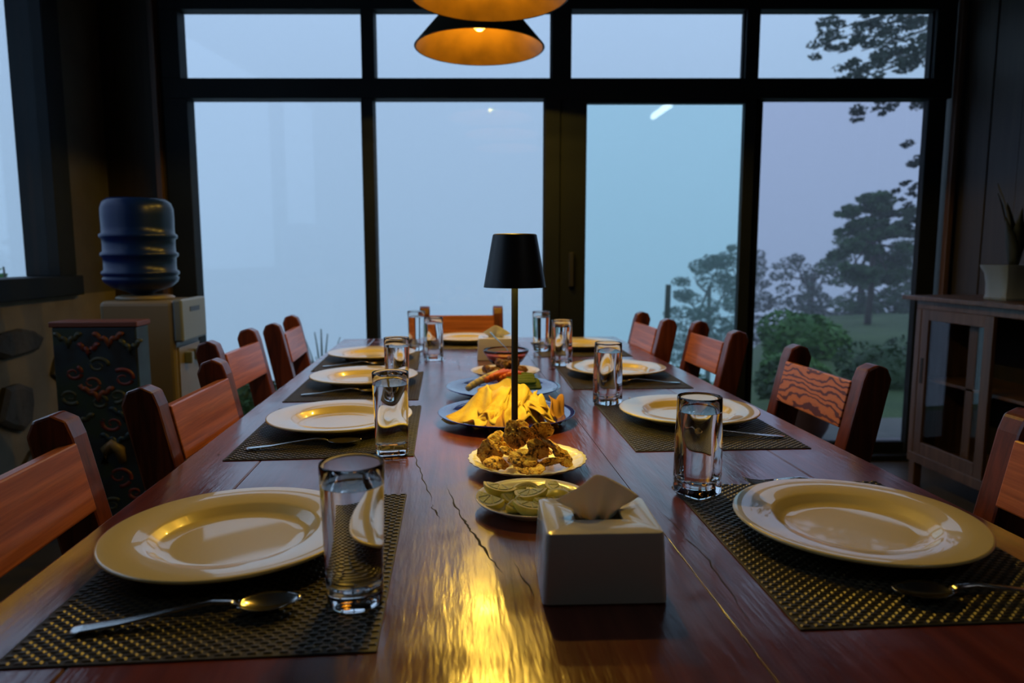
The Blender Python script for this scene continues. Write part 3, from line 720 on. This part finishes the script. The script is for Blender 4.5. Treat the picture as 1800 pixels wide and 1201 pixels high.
# (x of post-front at table height, y centre, facing)
ch = chair(); chf = chair(True)
OFF = .045
chairs = [(-.553, .908, 0, 'dark red-brown wooden chair nearest on the left, its slat lit orange'),
          (-.512, 1.465, -2, 'wooden chair second from the front on the left side, plain orange slat'),
          (-.628, 2.16, -2, 'wooden chair third on the left, slat pinkish, before the green shrub'),
          (-.595, 2.68, 2, 'wooden chair farthest on the left, lavender slat against the glass'),
          (.834, .81, 180, 'orange grained wooden chair nearest on the right, cut by the frame'),
          (.866, 1.605, 180, 'wooden chair second on the right, slat with feathery dark figuring'),
          (.852, 2.305, 180, 'wooden chair third on the right, before the door mullion'),
          (.760, 2.735, 181, 'wooden chair farthest on the right, against misty trees'),
          (.040, 3.27, -90, 'wooden chair at the far head of the table, back to the window')]
for i, (x, y, a, lb) in enumerate(chairs):
    if i == 5: o = chf
    else: o = ch if i == 0 else copy_tree(ch)
    o.location = (x, y, 0); o.rotation_euler = (0, 0, math.radians(a)); tag(o, lb, 'chair', 'wooden chairs around the table')
    if i != 8: o.location.x += 0

# ================================================================== FOOD
def small_plate(name, R_, H, m, x, y, z, lb, wobn=0, depth=.5, foot=.62):
    w_ = (lambda a: .012*math.cos(wobn*a)) if wobn else None
    pr = [(0, .002), (R_*foot-.004, .002), (R_*foot-.002, 0), (R_*foot+.002, 0), (R_*foot+.006, .003), (R_*.85, H*.55), (R_-.001, H-.002), (R_, H-.0005), (R_-.0015, H), (R_*.86, H*.62+.002), (R_*.68, .0075), (R_*.6, .0055), (0, .0050)]
    o = obj(name, lathe(pr, 120 if wobn else 72, None, w_), m, smooth=True); o.location = (x, y, z); return tag(o, lb, 'plate')
small_plate('lime_plate', .083, .018, M['white_plate'], .112, .974, TZ+.0003, 'ivory side plate of lime wedges behind the near tissue box')
small_plate('fried_food_plate', .101, .020, M['white_plate'], .124, 1.165, TZ+.0003, 'scalloped ivory plate holding the fried breaded slices', 30, foot=.55)
small_plate('chips_plate', .150, .0235, M['blue_plate'], .115, 1.512, TZ+.0003, 'cobalt blue plate of yellow chips behind the lamp pole', foot=.55)
small_plate('vegetable_plate', .150, .0235, M['blue_plate'], .130, 1.819, TZ+.0003, 'farther cobalt blue plate carrying the vegetable sticks', foot=.55)
small_plate('meat_plate', .104, .022, M['white_plate'], .155, 2.085, TZ+.0003, 'ivory plate of brown meat pieces behind the vegetables')
PLZ = TZ+.0055
# --- lime wedges
M['flesh'] = mat('lime_flesh', (.85, .80, .25), .4, Subsurface_Weight=.25, Coat_Weight=.5, Coat_Roughness=.1)
m = M['flesh']; v = coords(m); vo = N(m, 'ShaderNodeTexVoronoi', Scale=420.0); lk(m, v, vo.inputs[0])
lk(m, ramp(m, vo.outputs['Distance'], [(.0, (1.0, .90, .45)), (.8, (.90, .78, .22))]), P_(m).inputs['Base Color']); bump(m, vo.outputs['Distance'], .5, .001)
M['peel'] = noisy('lime_peel', (.72, .64, .08), (.85, .76, .16), 60, .3, .3, .0006, 600)
M['pith'] = mat('lime_pith', (.90, .84, .50), .5)
def wedge(ang, R_=.021):
    t = empty('lime_wedge'); na, nl = 8, 12
    bm = bmesh.new(); g = []
    for i in range(na+1):
        a = -ang/2+ang*i/na; g.append([bm.verts.new((R_*math.sin(PI*j/nl)*math.sin(a), R_*1.18*math.cos(PI*j/nl), -R_*math.sin(PI*j/nl)*math.cos(a))) for j in range(nl+1)])
    for i in range(na):
        for j in range(nl): bm.faces.new((g[i][j], g[i+1][j], g[i+1][j+1], g[i][j+1]))
    bmesh.ops.remove_doubles(bm, verts=bm.verts, dist=1e-5); bmesh.ops.recalc_face_normals(bm, faces=bm.faces); o = obj('peel', bm, M['peel'], t, True)
    for s, nm in ((-1, 'flesh'), (1, 'flesh')):
        bm = bmesh.new(); a = s*ang/2; rim = []; ins = []
        for j in range(nl+1):
            th = PI*j/nl; rim.append((R_*math.sin(th)*math.sin(a), R_*1.18*math.cos(th), -R_*math.sin(th)*math.cos(a)))
        A = [bm.verts.new(p) for p in rim]; B = [bm.verts.new((p[0]*.86, p[1]*.86, p[2]*.86)) for p in rim]
        for j in range(nl):
            f = bm.faces.new((A[j], A[j+1], B[j+1], B[j])); f.material_index = 1
        c_ = bm.verts.new((0, 0, 0))
        for j in range(nl):
            f = bm.faces.new((B[j], B[j+1], c_)); f.material_index = 1
        nrm = Vector((s*math.cos(ang/2), 0, math.sin(ang/2)))
        for k in range(4):          # juicy segments standing proud of the pith
            P3 = [Vector((0, 0, 0))]+[Vector(rim[j])*.84 for j in range(3*k, 3*k+4)]
            cc = sum(P3, Vector())/5
            lo_ = [bm.verts.new(cc+(p-cc)*.90+nrm*.0001) for p in P3]; hi_ = [bm.verts.new(cc+(p-cc)*.78+nrm*.0011) for p in P3]
            for q in range(5): bm.faces.new((lo_[q], lo_[(q+1) % 5], hi_[(q+1) % 5], hi_[q]))
            bm.faces.new(hi_)
        bmesh.ops.recalc_face_normals(bm, faces=bm.faces)
        obj(nm, bm, [M['flesh'], M['pith']], t)
    return t
WG = 'lime wedges on the side plate'
wl_ = [(.052, .965, .0, .1, 'lime wedge at the left end of the plate, cut face to the camera'),
       (.066, .990, .9, .3, 'pointed lime wedge rising at the back left of the lime plate'),
       (.084, .950, 2.4, -.2, 'lime wedge front left, beside the leftmost cut face'),
       (.104, .934, 1.3, .25, 'frontmost lime wedge left of the tissue box'),
       (.087, .978, 1.9, .1, 'lime wedge in the middle left of the lime pile'),
       (.108, .966, .4, -.35, 'lime wedge in the centre of the lime pile'),
       (.105, 1.003, 1.45, .15, 'lime wedge lying with pale peel out at the back centre'),
       (.130, .950, 2.0, .3, 'lime wedge just behind the tissue tip'),
       (.128, .985, .7, .1, 'lime wedge right of centre, seeds showing'),
       (.146, .968, 1.2, -.3, 'lime wedge right of centre partly behind the tissue'),
       (.135, 1.010, 2.2, .1, 'yellow-green lime wedge at the back right of centre'),
       (.156, .998, .2, .35, 'lime wedge at the back right of the plate'),
       (.168, .975, 1.0, .1, 'rightmost lime wedge, tip upright by the plate edge')]
wp = [wedge(PI*.42), wedge(PI*.55)]; first = [True, True]
for i, (x, y, rz, tilt, lb) in enumerate(wl_):
    k = i % 2; o = wp[k] if first[k] else copy_tree(wp[k]); first[k] = False
    o.location = (x, y, PLZ+(.003 if i in (6, 9) else .0185)+(.007 if i in (1, 5) else 0)); o.rotation_euler = (tilt*.6+(PI if i in (6, 9) else 0), (.45, .6, .35, .55, .15)[i % 5], PI/2+(rz-1.1)*.7); tag(o, lb, 'lime wedge', WG)
# --- fried breaded slices
def crumb_mat(name, c1, c2, c3, sc=260):
    m = mat(name, c2, .55); v = coords(m); n = N(m, 'ShaderNodeTexNoise', Scale=float(sc), Detail=4.0); lk(m, v, n.inputs[0])
    n9 = N(m, 'ShaderNodeTexNoise', Scale=sc*.3, Detail=3.0); lk(m, v, n9.inputs[0])
    av = N(m, 'ShaderNodeMath', operation='MULTIPLY_ADD'); av.inputs[1].default_value = .5; hf = N(m, 'ShaderNodeMath', operation='MULTIPLY'); hf.inputs[1].default_value = .5
    lk(m, n9.outputs[0], hf.inputs[0]); lk(m, n.outputs[0], av.inputs[0]); lk(m, hf.outputs[0], av.inputs[2])
    lk(m, ramp(m, av.outputs[0], [(.40, c1), (.49, c2), (.58, c3)]), P_(m).inputs['Base Color']); bump(m, n.outputs[0], .9, .002); return m
M['crumb'] = crumb_mat('golden_crumb', (.09, .032, .008), (.82, .38, .05), (1.0, .68, .16))
M['meat'] = crumb_mat('brown_meat', (.05, .018, .007), (.17, .065, .020), (.34, .15, .05), 120)
def rough_disc(rx_, ry_, th, seed, amp=.0022, bend=.0):
    bm = bmesh.new(); bmesh.ops.create_uvsphere(bm, u_segments=40, v_segments=24, radius=1); off = Vector((seed*3.1, seed*1.7, 0))
    for v_ in bm.verts:
        p = v_.co.copy(); k = max(abs(p.z), 1e-4); z = math.copysign(min(1, k*1.0)**.55, p.z)
        q = Vector((p.x*rx_, p.y*ry_, z*th)); r_ = math.hypot(p.x, p.y)
        q.z += bend*(p.x**2)*rx_
        nn_ = noise.noise(q*130+off)*amp+noise.noise(q*420+off)*amp*.75+abs(noise.noise(q*800+off))*amp*.5
        e_ = 1+.18*noise.noise(Vector((p.x*1.3, p.y*1.3, seed)))
        v_.co = Vector((q.x*e_, q.y*e_, q.z))+p.normalized()*nn_
    return bm
FR = 'fried breaded slices on the scalloped plate'
fr = [(.070, 1.120, .012, .019, .25, .1, .3, 'fried slice at the front left, orange edge'),
      (.062, 1.158, .021, .023, .75, -.9, .5, 'dark fried slice leaning at the far left of the pile'),
      (.078, 1.165, .034, .020, .5, -.55, 1.2, 'fried slice resting high on the left of the pile'),
      (.113, 1.112, .022, .023, .42, .05, .1, 'round fried slice with golden face, front and centre of the pile'),
      (.106, 1.160, .050, .024, .65, -.75, .9, 'long fried slice pointing up left of the lamp pole'),
      (.128, 1.168, .046, .021, .6, .35, 2.0, 'small orange fried piece at the top centre of the pile'),
      (.146, 1.160, .052, .024, .65, .85, 2.6, 'fried slice pointing up at the right of the top'),
      (.140, 1.130, .032, .019, .8, .3, .4, 'fried piece right of the round front slice'),
      (.166, 1.150, .030, .022, .45, .3, 1.1, 'golden fried slice at the right of the pile'),
      (.158, 1.115, .014, .022, .35, .35, 2.8, 'fried slice at the front right leaning on the plate'),
      (.182, 1.130, .016, .019, .5, .6, .2, 'rightmost fried piece beside the bare plate rim'),
      (.122, 1.100, .008, .024, .05, .0, .2, 'fried slice lying flat beneath the round front slice'),
      (.093, 1.135, .026, .018, .3, .4, .7, 'dark fried piece in the middle left of the pile'),
      (.150, 1.185, .020, .024, .3, -.2, 1.9, 'fried slice at the back of the pile'),
      (.095, 1.190, .020, .024, .3, .2, .9, 'fried slice hidden low at the back left of the pile')]
for i, (x, y, z, r, rx_, ry_, rz, lb) in enumerate(fr):
    o = obj('fried_slice', rough_disc(r*1.1, r*(.85+.2*((i*7) % 3)/2), .0030, i, .0026, .12*((i % 3)-1)), M['crumb'], smooth=True)
    o.location = (x, y+.012, PLZ+z*1.0+.003); o.rotation_euler = (rx_+.12, ry_, rz); tag(o, lb, 'fried food', FR)
# --- yellow chips
m = mat('corn_chip', (.80, .50, .09), .6, Subsurface_Weight=.1); v = coords(m)
n1 = N(m, 'ShaderNodeTexNoise', Scale=28.0, Detail=5.0); lk(m, v, n1.inputs[0])
lk(m, ramp(m, n1.outputs[0], [(.30, (.46, .23, .025)), (.5, (.66, .42, .06)), (.7, (.74, .52, .10))]), P_(m).inputs['Base Color'])
n2 = N(m, 'ShaderNodeTexNoise', Scale=90.0, Detail=3.0); lk(m, v, n2.inputs[0]); bump(m, n2.outputs[0], .5, .002); M['chip'] = m
m = mat('toasted_chip', (.42, .18, .03), .6); bump(m, N(m, 'ShaderNodeTexNoise', Scale=90.0).outputs[0], .5, .002); M['chip_dark'] = m
def chip(w_, h_, curl, twist, seed, m):
    rnd = random.Random(seed); bm = bmesh.new(); NU = 14; g = []
    tw_ = rnd.uniform(.35, .9)
    for j in range(NU+1):
        v_ = j/NU; row = []
        for i in range(NU+1):
            u_ = i/NU*2-1
            ww = w_*(1-(1-tw_)*v_)*(1+.06*math.sin(v_*9+seed))
            x = u_*ww/2; yv = (v_-.5)*h_+.006*math.sin(u_*4+seed)
            z = curl*(u_*u_)*w_*.5 - curl*.2*w_ + twist*u_*(v_-.5)*h_ + .005*math.sin(v_*5+seed*2)+.002*math.sin(u_*6+v_*4+seed)
            row.append(bm.verts.new((x, yv, z)))
        g.append(row)
    for j in range(NU):
        for i in range(NU): bm.faces.new((g[j][i], g[j][i+1], g[j+1][i+1], g[j+1][i]))
    o = obj('corn_chip', bm, m, smooth=True); s_ = o.modifiers.new('s', 'SOLIDIFY'); s_.thickness = .0022; s_.offset = 0; return o
CG = 'yellow corn chips on the blue plate'
# x, y, z above plate, width, height, curl, twist, rot(x,y,z), label
cl_ = [(.046, 1.470, .040, .085, .105, -.35, .2, (.85, -.10, -.75), 'broad yellow chip leaning at the left edge, brown-specked'),
       (.075, 1.492, .052, .080, .100, -.35, .2, (.85, .0, -.50), 'smooth yellow chip behind the leftmost chip'),
       (.088, 1.450, .036, .050, .085, -.7, .3, (.95, .15, -.70), 'narrow curled chip left of the middle, leaning'),
       (.103, 1.443, .030, .046, .080, -.8, .3, (.90, .10, -.62), 'second narrow curled chip just left of the lamp pole'),
       (.095, 1.530, .056, .090, .090, -.3, .1, (.75, .0, -.2), 'pale yellow chip at the back centre of the pile'),
       (.120, 1.478, .046, .065, .100, -.5, .1, (1.0, .0, -.25), 'upright yellow chip behind the lamp pole'),
       (.143, 1.465, .044, .045, .090, -1.0, .0, (1.15, .0, .12), 'folded yellow chip standing right of the lamp pole'),
       (.150, 1.500, .050, .070, .080, -.3, .2, (.9, .0, .25), 'yellow chip behind the folded one, right of the pole'),
       (.182, 1.468, .040, .060, .090, -.3, .4, (.95, .1, .50), 'large angular chip at the right of the pile'),
       (.166, 1.480, .040, .040, .085, .4, .2, (1.0, .3, .55), 'brown-edged chip tucked behind the large angular right one'),
       (.197, 1.445, .020, .042, .075, .5, .3, (.75, .3, .75), 'low curved chip at the right front of the pile'),
       (.108, 1.500, .018, .110, .110, .1, .1, (.15, .0, .3), 'chip lying flat under the pile on the left'),
       (.150, 1.515, .016, .110, .110, .1, .1, (.1, .05, 1.3), 'chip lying flat under the pile on the right'),
       (.070, 1.440, .018, .050, .080, -.6, .2, (.7, .0, -.85), 'small chip at the front left low on the plate')]
for i, (x, y, z, w_, h_, cu, tw_, ro, lb) in enumerate(cl_):
    o = chip(w_*1.2, h_, cu*.4, tw_, i+1, M['chip']); o.location = (x, y+.022, PLZ+z*.62+.006); o.rotation_euler = (ro[0]*.62+(.22, -.12, .1, -.2, 0)[i % 5], ro[1]+(.18, -.2, .05)[i % 3], ro[2]+(.15, -.25, .3, -.1)[i % 4]); tag(o, lb, 'chip', CG)
o = chip(.045, .055, .2, .2, 30, M['chip_dark']); o.location = (.224, 1.490, PLZ+.024); o.rotation_euler = (.9, .2, .5); tag(o, 'toasted brown chip at the far right rim of the blue plate', 'chip', CG)
o = chip(.045, .055, .2, .2, 31, M['chip_dark']); o.location = (.092, 1.440, PLZ+.012); o.rotation_euler = (.6, .0, -.3); tag(o, 'toasted brown chip low at the front of the pile', 'chip', CG)
# --- vegetable sticks
M['carrot'] = noisy('carrot', (.95, .16, .008), (1.0, .24, .015), 40, .4, .2, .001, 200)
M['cucumber'] = noisy('cucumber', (.05, .20, .015), (.13, .34, .03), 50, .35, .2, .001, 200)
M['cucumber_flesh'] = mat('cucumber_flesh', (.30, .42, .10), .4)
M['radish'] = noisy('pale_stick', (.78, .66, .30), (.88, .76, .40), 30, .5, .2, .001, 200)
def stick(name, p, q, r, m, lb, grp, cat, m2=None):
    p, q = Vector(p), Vector(q); d = q-p; c_ = (p+q)/2
    bm = bmesh.new(); pts = [(-d.length/2, 0, 0), (-d.length*.47, 0, 0), (-d.length*.2, .0015, .001), (d.length*.2, -.001, .001), (d.length*.47, 0, 0), (d.length/2, 0, 0)]
    tube(bm, pts, [r*.5, r*.95, r, r*.95, r*.8, r*.4], 5 if m2 else 8)
    for f in bm.faces:
        if m2 and f.calc_center_median().z > r*.3: f.material_index = 1
    o = obj(name, bm, [m, m2] if m2 else m, smooth=not m2, bevel=.001 if m2 else 0); o.location = c_
    o.rotation_mode = 'QUATERNION'; o.rotation_quaternion = d.to_track_quat('X', 'Z'); return tag(o, lb, cat, grp)
vz = PLZ+.013; vy = 1.819
for i in range(6):
    stick('pale_stick', (.035+.010*i, vy-.055+.006*i, vz+.008+.005*i), (.095+.012*i, vy+.055-.004*i, vz+.022+.006*(i % 3)), .009, M['radish'], 'pale beige vegetable stick at the left of the vegetable plate', 'pale vegetable sticks', 'vegetable stick')
for i in range(6):
    stick('carrot_stick', (.082+.011*i, vy-.045+.004*i, vz+.026+.004*(i % 3)), (.135+.010*i, vy+.03, vz+.040-.002*i), .0085, M['carrot'], 'orange carrot stick in the middle of the vegetable plate', 'carrot sticks', 'carrot stick')
for i in range(10):
    a = i % 5; b_ = i//5
    stick('cucumber_stick', (.120+.006*a, vy-.055+.014*a, vz+.006+.013*b_+.003*a), (.225-.014*b_, vy-.050+.020*a, vz+.008+.014*b_+.004*(a % 3)), .0085, M['cucumber'], 'green cucumber stick at the right of the vegetable plate', 'cucumber sticks', 'cucumber stick', M['cucumber_flesh'])
# --- meat pieces
rnd = random.Random(21)
for i in range(17):
    a = i*2.399; r_ = .062*math.sqrt((i % 11)/11) if i < 11 else .035*math.sqrt((i-11)/6)
    o = obj('meat_piece', rough_disc(rnd.uniform(.016, .021), rnd.uniform(.013, .017), .011, 40+i, .003), M['meat'], smooth=True)
    o.location = (.155+r_*math.cos(a), 2.085+r_*math.sin(a), PLZ+(.013 if i < 11 else .034)+(.008 if i > 15 else 0)); o.rotation_euler = (rnd.uniform(-.6, .6), rnd.uniform(-.6, .6), a)
    tag(o, 'brown chunk of meat heaped on the ivory plate behind the vegetables', 'meat', 'meat pieces on the ivory plate')
# --- glass bowl of red dip
bw_ = empty('dip_bowl', (.172, 2.285, TZ+.0004)); tag(bw_, 'small clear glass bowl of red dip before the far tissue box', 'bowl')
obj('bowl_body', lathe([(0, .001), (.030, .001), (.033, 0), (.036, .003), (.055, .020), (.072, .045), (.0755, .056), (.0735, .057), (.070, .046), (.053, .023), (.034, .007), (0, .006)], 64), M['glass'], bw_, True)
M['dip'] = noisy('red_dip', (.30, .03, .012), (.45, .08, .03), 60, .3, .5, .003, 90)
obj('dip', lathe([(0, .0062), (.034, .0072), (.053, .0232), (.066, .040), (.064, .042), (.03, .044), (0, .043)], 48), M['dip'], bw_, True)
sp = copy_tree(sp0); sp.scale = (.62, .62, .62); sp.location = (.160, 2.292, TZ+.063); sp.rotation_euler = (0, math.radians(48), math.radians(-25)); tag(sp, 'spoon standing in the red dip, handle leaning left', 'spoon')

# ================================================================== LEFT SIDE: dispenser, bottle, painted chest
wd = empty('water_dispenser', (-1.165, 2.84, 0)); tag(wd, 'cream water dispenser with grey front panel in the left corner', 'water dispenser')
bm = bmesh.new(); bx(bm, -.135, .13, -.13, .13, .0, .945); obj('cabinet_body', bm, M['dispenser'], wd, bevel=.018, seg=3)
bm = bmesh.new(); bx(bm, .128, .162, -.132, .125, .79, .950); obj('front_panel', bm, M['panel_grey'], wd, bevel=.008)
box('display', .161, .1635, -.05, .05, .90, .918, M['dark_plastic'], wd)
box('tap_recess', .128, .136, -.11, .11, .52, .77, M['dispenser'], wd, .003)
for s in (-.05, .05): box('tap', .136, .165, s-.013, s+.013, .70, .745, M['panel_grey'], wd, .004)
box('drip_tray', .130, .18, -.10, .10, .50, .52, M['dark_plastic'], wd, .003); box('lower_door', .128, .138, -.115, .115, .04, .47, M['dispenser'], wd, .005)
o = obj('collar', lathe([(0, .944), (.10, .944), (.105, .952), (.095, .960), (.0, .960)], 40), M['dispenser'], wd, True); o.location = (-.02, 0, 0)
wb = empty('water_bottle', (-1.20, 2.85, .961)); tag(wb, 'large blue water bottle with moulded rings, upside down on the dispenser', 'water bottle')
prb = [(0, .0), (.03, .002), (.05, .012), (.105, .030), (.128, .050), (.134, .066)]
for zc in (.085, .155, .225): prb += [(.127, zc-.012), (.135, zc-.006), (.136, zc), (.135, zc+.006), (.127, zc+.012), (.126, zc+.035)]
prb += [(.127, .30), (.126, .330), (.118, .352), (.100, .366), (.06, .368), (.04, .360), (0, .360)]
obj('bottle_body', lathe(prb, 64), M['bottle'], wb, True)
# painted chest with scroll clouds
m = mat('painted_panel', (.03, .05, .06), .45); v = coords(m, (1, 1, 1))
no_ = N(m, 'ShaderNodeTexNoise', Scale=9.0, Detail=2.0); lk(m, v, no_.inputs[0])
lk(m, ramp(m, no_.outputs[0], [(.35, (.010, .014, .016)), (.5, (.016, .035, .055)), (.62, (.02, .045, .035))]), P_(m).inputs['Base Color']); M['painted'] = m
pc = empty('painted_chest', (-1.195, 2.50, 0)); tag(pc, 'narrow chest painted with red, green and blue cloud scrolls, left of the dispenser', 'chest')
CX0, CX1, CF = -.135, .135, -.05
bm = bmesh.new(); bx(bm, CX0, CX1, CF, .05, 0, .875); obj('chest_body', bm, M['painted'], pc, bevel=.006)
box('chest_top', CX0-.006, CX1+.006, CF-.006, .055, .875, .893, mat('chest_top_red', (.12, .035, .02), .5), pc, .003)
cols = [mat('paint_red', (.13, .022, .014), .5), mat('paint_green', (.045, .055, .03), .5), mat('paint_teal', (.012, .035, .05), .5), mat('paint_orange', (.17, .045, .015), .5), mat('paint_ochre', (.15, .11, .045), .5)]
def scroll(cx, cz, r, mi, turns=1.3, flip=1, th=.005, a0=0):
    bm = bmesh.new(); n = 26; pts = []
    for k in range(n):
        t_ = k/(n-1); a = a0+flip*2*PI*turns*t_; rr_ = r*(1-.78*t_); pts.append((cx+rr_*math.cos(a), CF+.004, cz+rr_*.8*math.sin(a)))
    tube(bm, pts, [th*1.7*(1-.4*k/n) for k in range(n)], 6); obj('painted_scroll', bm, cols[mi], pc, True)
def cusp(cx, cz, w_, mi):
    bm = bmesh.new(); pts = []
    for k in range(21):
        t_ = -1+k/10; pts.append((cx+w_*t_, CF+.003, cz-.035*(1-abs(t_)**.6)+.012*abs(math.sin(t_*6))))
    tube(bm, pts, .009, 6); obj('painted_scroll', bm, cols[mi], pc, True)
for a in [(-.085, .835, .030, 1), (.045, .835, .036, 3), (-.02, .80, .020, 0), (.115, .81, .022, 1)]: cusp(a[0], a[1]+.01, a[2]+.012, a[3])
sc = [(.005, .745, .035, 1, 1), (-.075, .72, .030, 0, -1), (.085, .70, .040, 0, -1), (-.02, .685, .038, 3, 1), (.06, .64, .030, 1, 1), (-.09, .64, .034, 1, -1), (.10, .625, .028, 3, 1), (.0, .62, .030, 1, -1),
      (.04, .545, .036, 0, 1), (.11, .50, .026, 2, -1), (.05, .36, .046, 0, 1), (.10, .30, .028, 0, -1), (.02, .26, .030, 1, 1), (-.09, .3, .04, 2, 1), (.08, .20, .035, 2, -1), (-.06, .15, .045, 0, 1), (.04, .1, .04, 1, -1)]
for i, (cx, cz, r, mi, fl) in enumerate(sc): scroll(cx, cz, r, mi, 1.25, fl, .005, i*1.1)
for a in [(.0, .66, .05, 3), (.08, .59, .045, 2), (-.07, .57, .05, 1), (.05, .50, .05, 2)]: cusp(*a)
bm = bmesh.new(); tube(bm, [(.005, CF-.001, .41), (.012, CF-.001, .455), (.035, CF-.001, .475), (.058, CF-.001, .455), (.066, CF-.001, .41)], [.012, .018, .020, .019, .012], 8)
obj('painted_arch', bm, cols[4], pc, True)

# ================================================================== RIGHT SIDE: cabinet and planter
cb = empty('display_cabinet', (2.2, 2.9, 0)); tag(cb, 'brown wooden display cabinet with a sliding glass door along the right wall', 'cabinet')
X0, X1, Y0, Y1 = 0, .38, -1.0, .27          # local: x from face to wall
def cbx(n, x0, x1, y0, y1, z0, z1, m='cab_wood', bev=.003): return box(n, x0, x1, y0, y1, z0, z1, M[m], cb, bev)
cbx('top', -.045, .40, Y0-.03, .33, .905, .925); cbx('bottom', 0, .38, Y0, Y1, .13, .16); cbx('back_board', .365, .38, Y0, Y1, .16, .905, 'cab_dark', 0)
cbx('side_panel', 0.02, .365, Y1-.02, Y1, .16, .905); cbx('side_panel', 0.02, .365, Y0, Y0+.02, .16, .905)
cbx('top_rail', -.006, .02, Y0, Y1, .865, .905); cbx('bottom_rail', -.006, .02, Y0, Y1, .13, .175)
cbx('stile', -.006, .02, Y1-.035, Y1, .175, .865)
cbx('shelf', .05, .36, Y0+.02, Y1-.02, .52, .535)
cbx('inner_post', .05, .075, -.06, -.01, .16, .905)
for yy_ in (Y0+.01, Y1-.05):
    for xx in (0, .33): cbx('leg', xx, xx+.04, yy_, yy_+.04, 0, .13)
def cdoor(y0, y1, xo, lbl=None):
    d = bpy.data.objects.new('sliding_door', None); C.objects.link(d); d.parent = cb; d.location = (xo, y0, .175)
    W, Hh = y1-y0, .69; fw = .05
    for nm, a in [('door_stile', (0, .018, 0, fw, 0, Hh)), ('door_stile', (0, .018, W-fw, W, 0, Hh)), ('door_rail', (0, .018, fw, W-fw, 0, .06)), ('door_rail', (0, .018, fw, W-fw, Hh-.05, Hh))]:
        box(nm, *a, M['cab_wood'], d, .002)
    box('door_glass', .007, .011, fw, W-fw, .06, Hh-.05, M['pane'], d)
    box('finger_pull', -.002, .001, W-.034, W-.016, .34, .46, M['cab_dark'], d)
cdoor(-.21, .235, -.003)
pn = empty('square_planter', (2.335, 2.79, .925)); tag(pn, 'pale glazed square planter with flared rim on the cabinet', 'planter')
def sq(r, z, k=8): return ring(r, z, 32, 9)
bm = bmesh.new(); loft(bm, [sq(.060, 0), sq(.066, 0.002), sq(.068, .012), sq(.064, .018), sq(.065, .07), sq(.071, .115), sq(.083, .14), sq(.085, .148), sq(.078, .149), sq(.066, .115), sq(.058, .03)], True, True)
bmesh.ops.recalc_face_normals(bm, faces=bm.faces); obj('planter_body', bm, M['planter'], pn, True, auto=35)
bm = bmesh.new(); loft(bm, [sq(.060, .118), sq(.062, .124)], True, True); obj('soil', bm, M['cab_dark'], pn)
dp = empty('dark_houseplant', (2.345, 2.79, 1.05)); tag(dp, 'tall dark leafy plant rising from the pale square planter', 'plant')
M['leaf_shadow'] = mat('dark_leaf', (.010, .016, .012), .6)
for k in range(9):
    a = k*.7; h_ = .22+.035*(k % 5); bm = bmesh.new(); d = Vector((math.cos(a), math.sin(a), 0)); s = Vector((-math.sin(a), math.cos(a), 0)); g = []
    for j in range(7):
        t_ = j/6; c_ = d*(.01+.07*t_*t_)+Vector((0, 0, h_*t_)); wd_ = .022*math.sin(PI*min(1, .15+.85*t_))+.001
        g.append((bm.verts.new(c_-s*wd_), bm.verts.new(c_+d*.004), bm.verts.new(c_+s*wd_)))
    for j in range(6):
        for q in (0, 1): bm.faces.new((g[j][q], g[j][q+1], g[j+1][q+1], g[j+1][q]))
    o = obj('leaf', bm, M['leaf_shadow'], dp, True); so = o.modifiers.new('s', 'SOLIDIFY'); so.thickness = .001
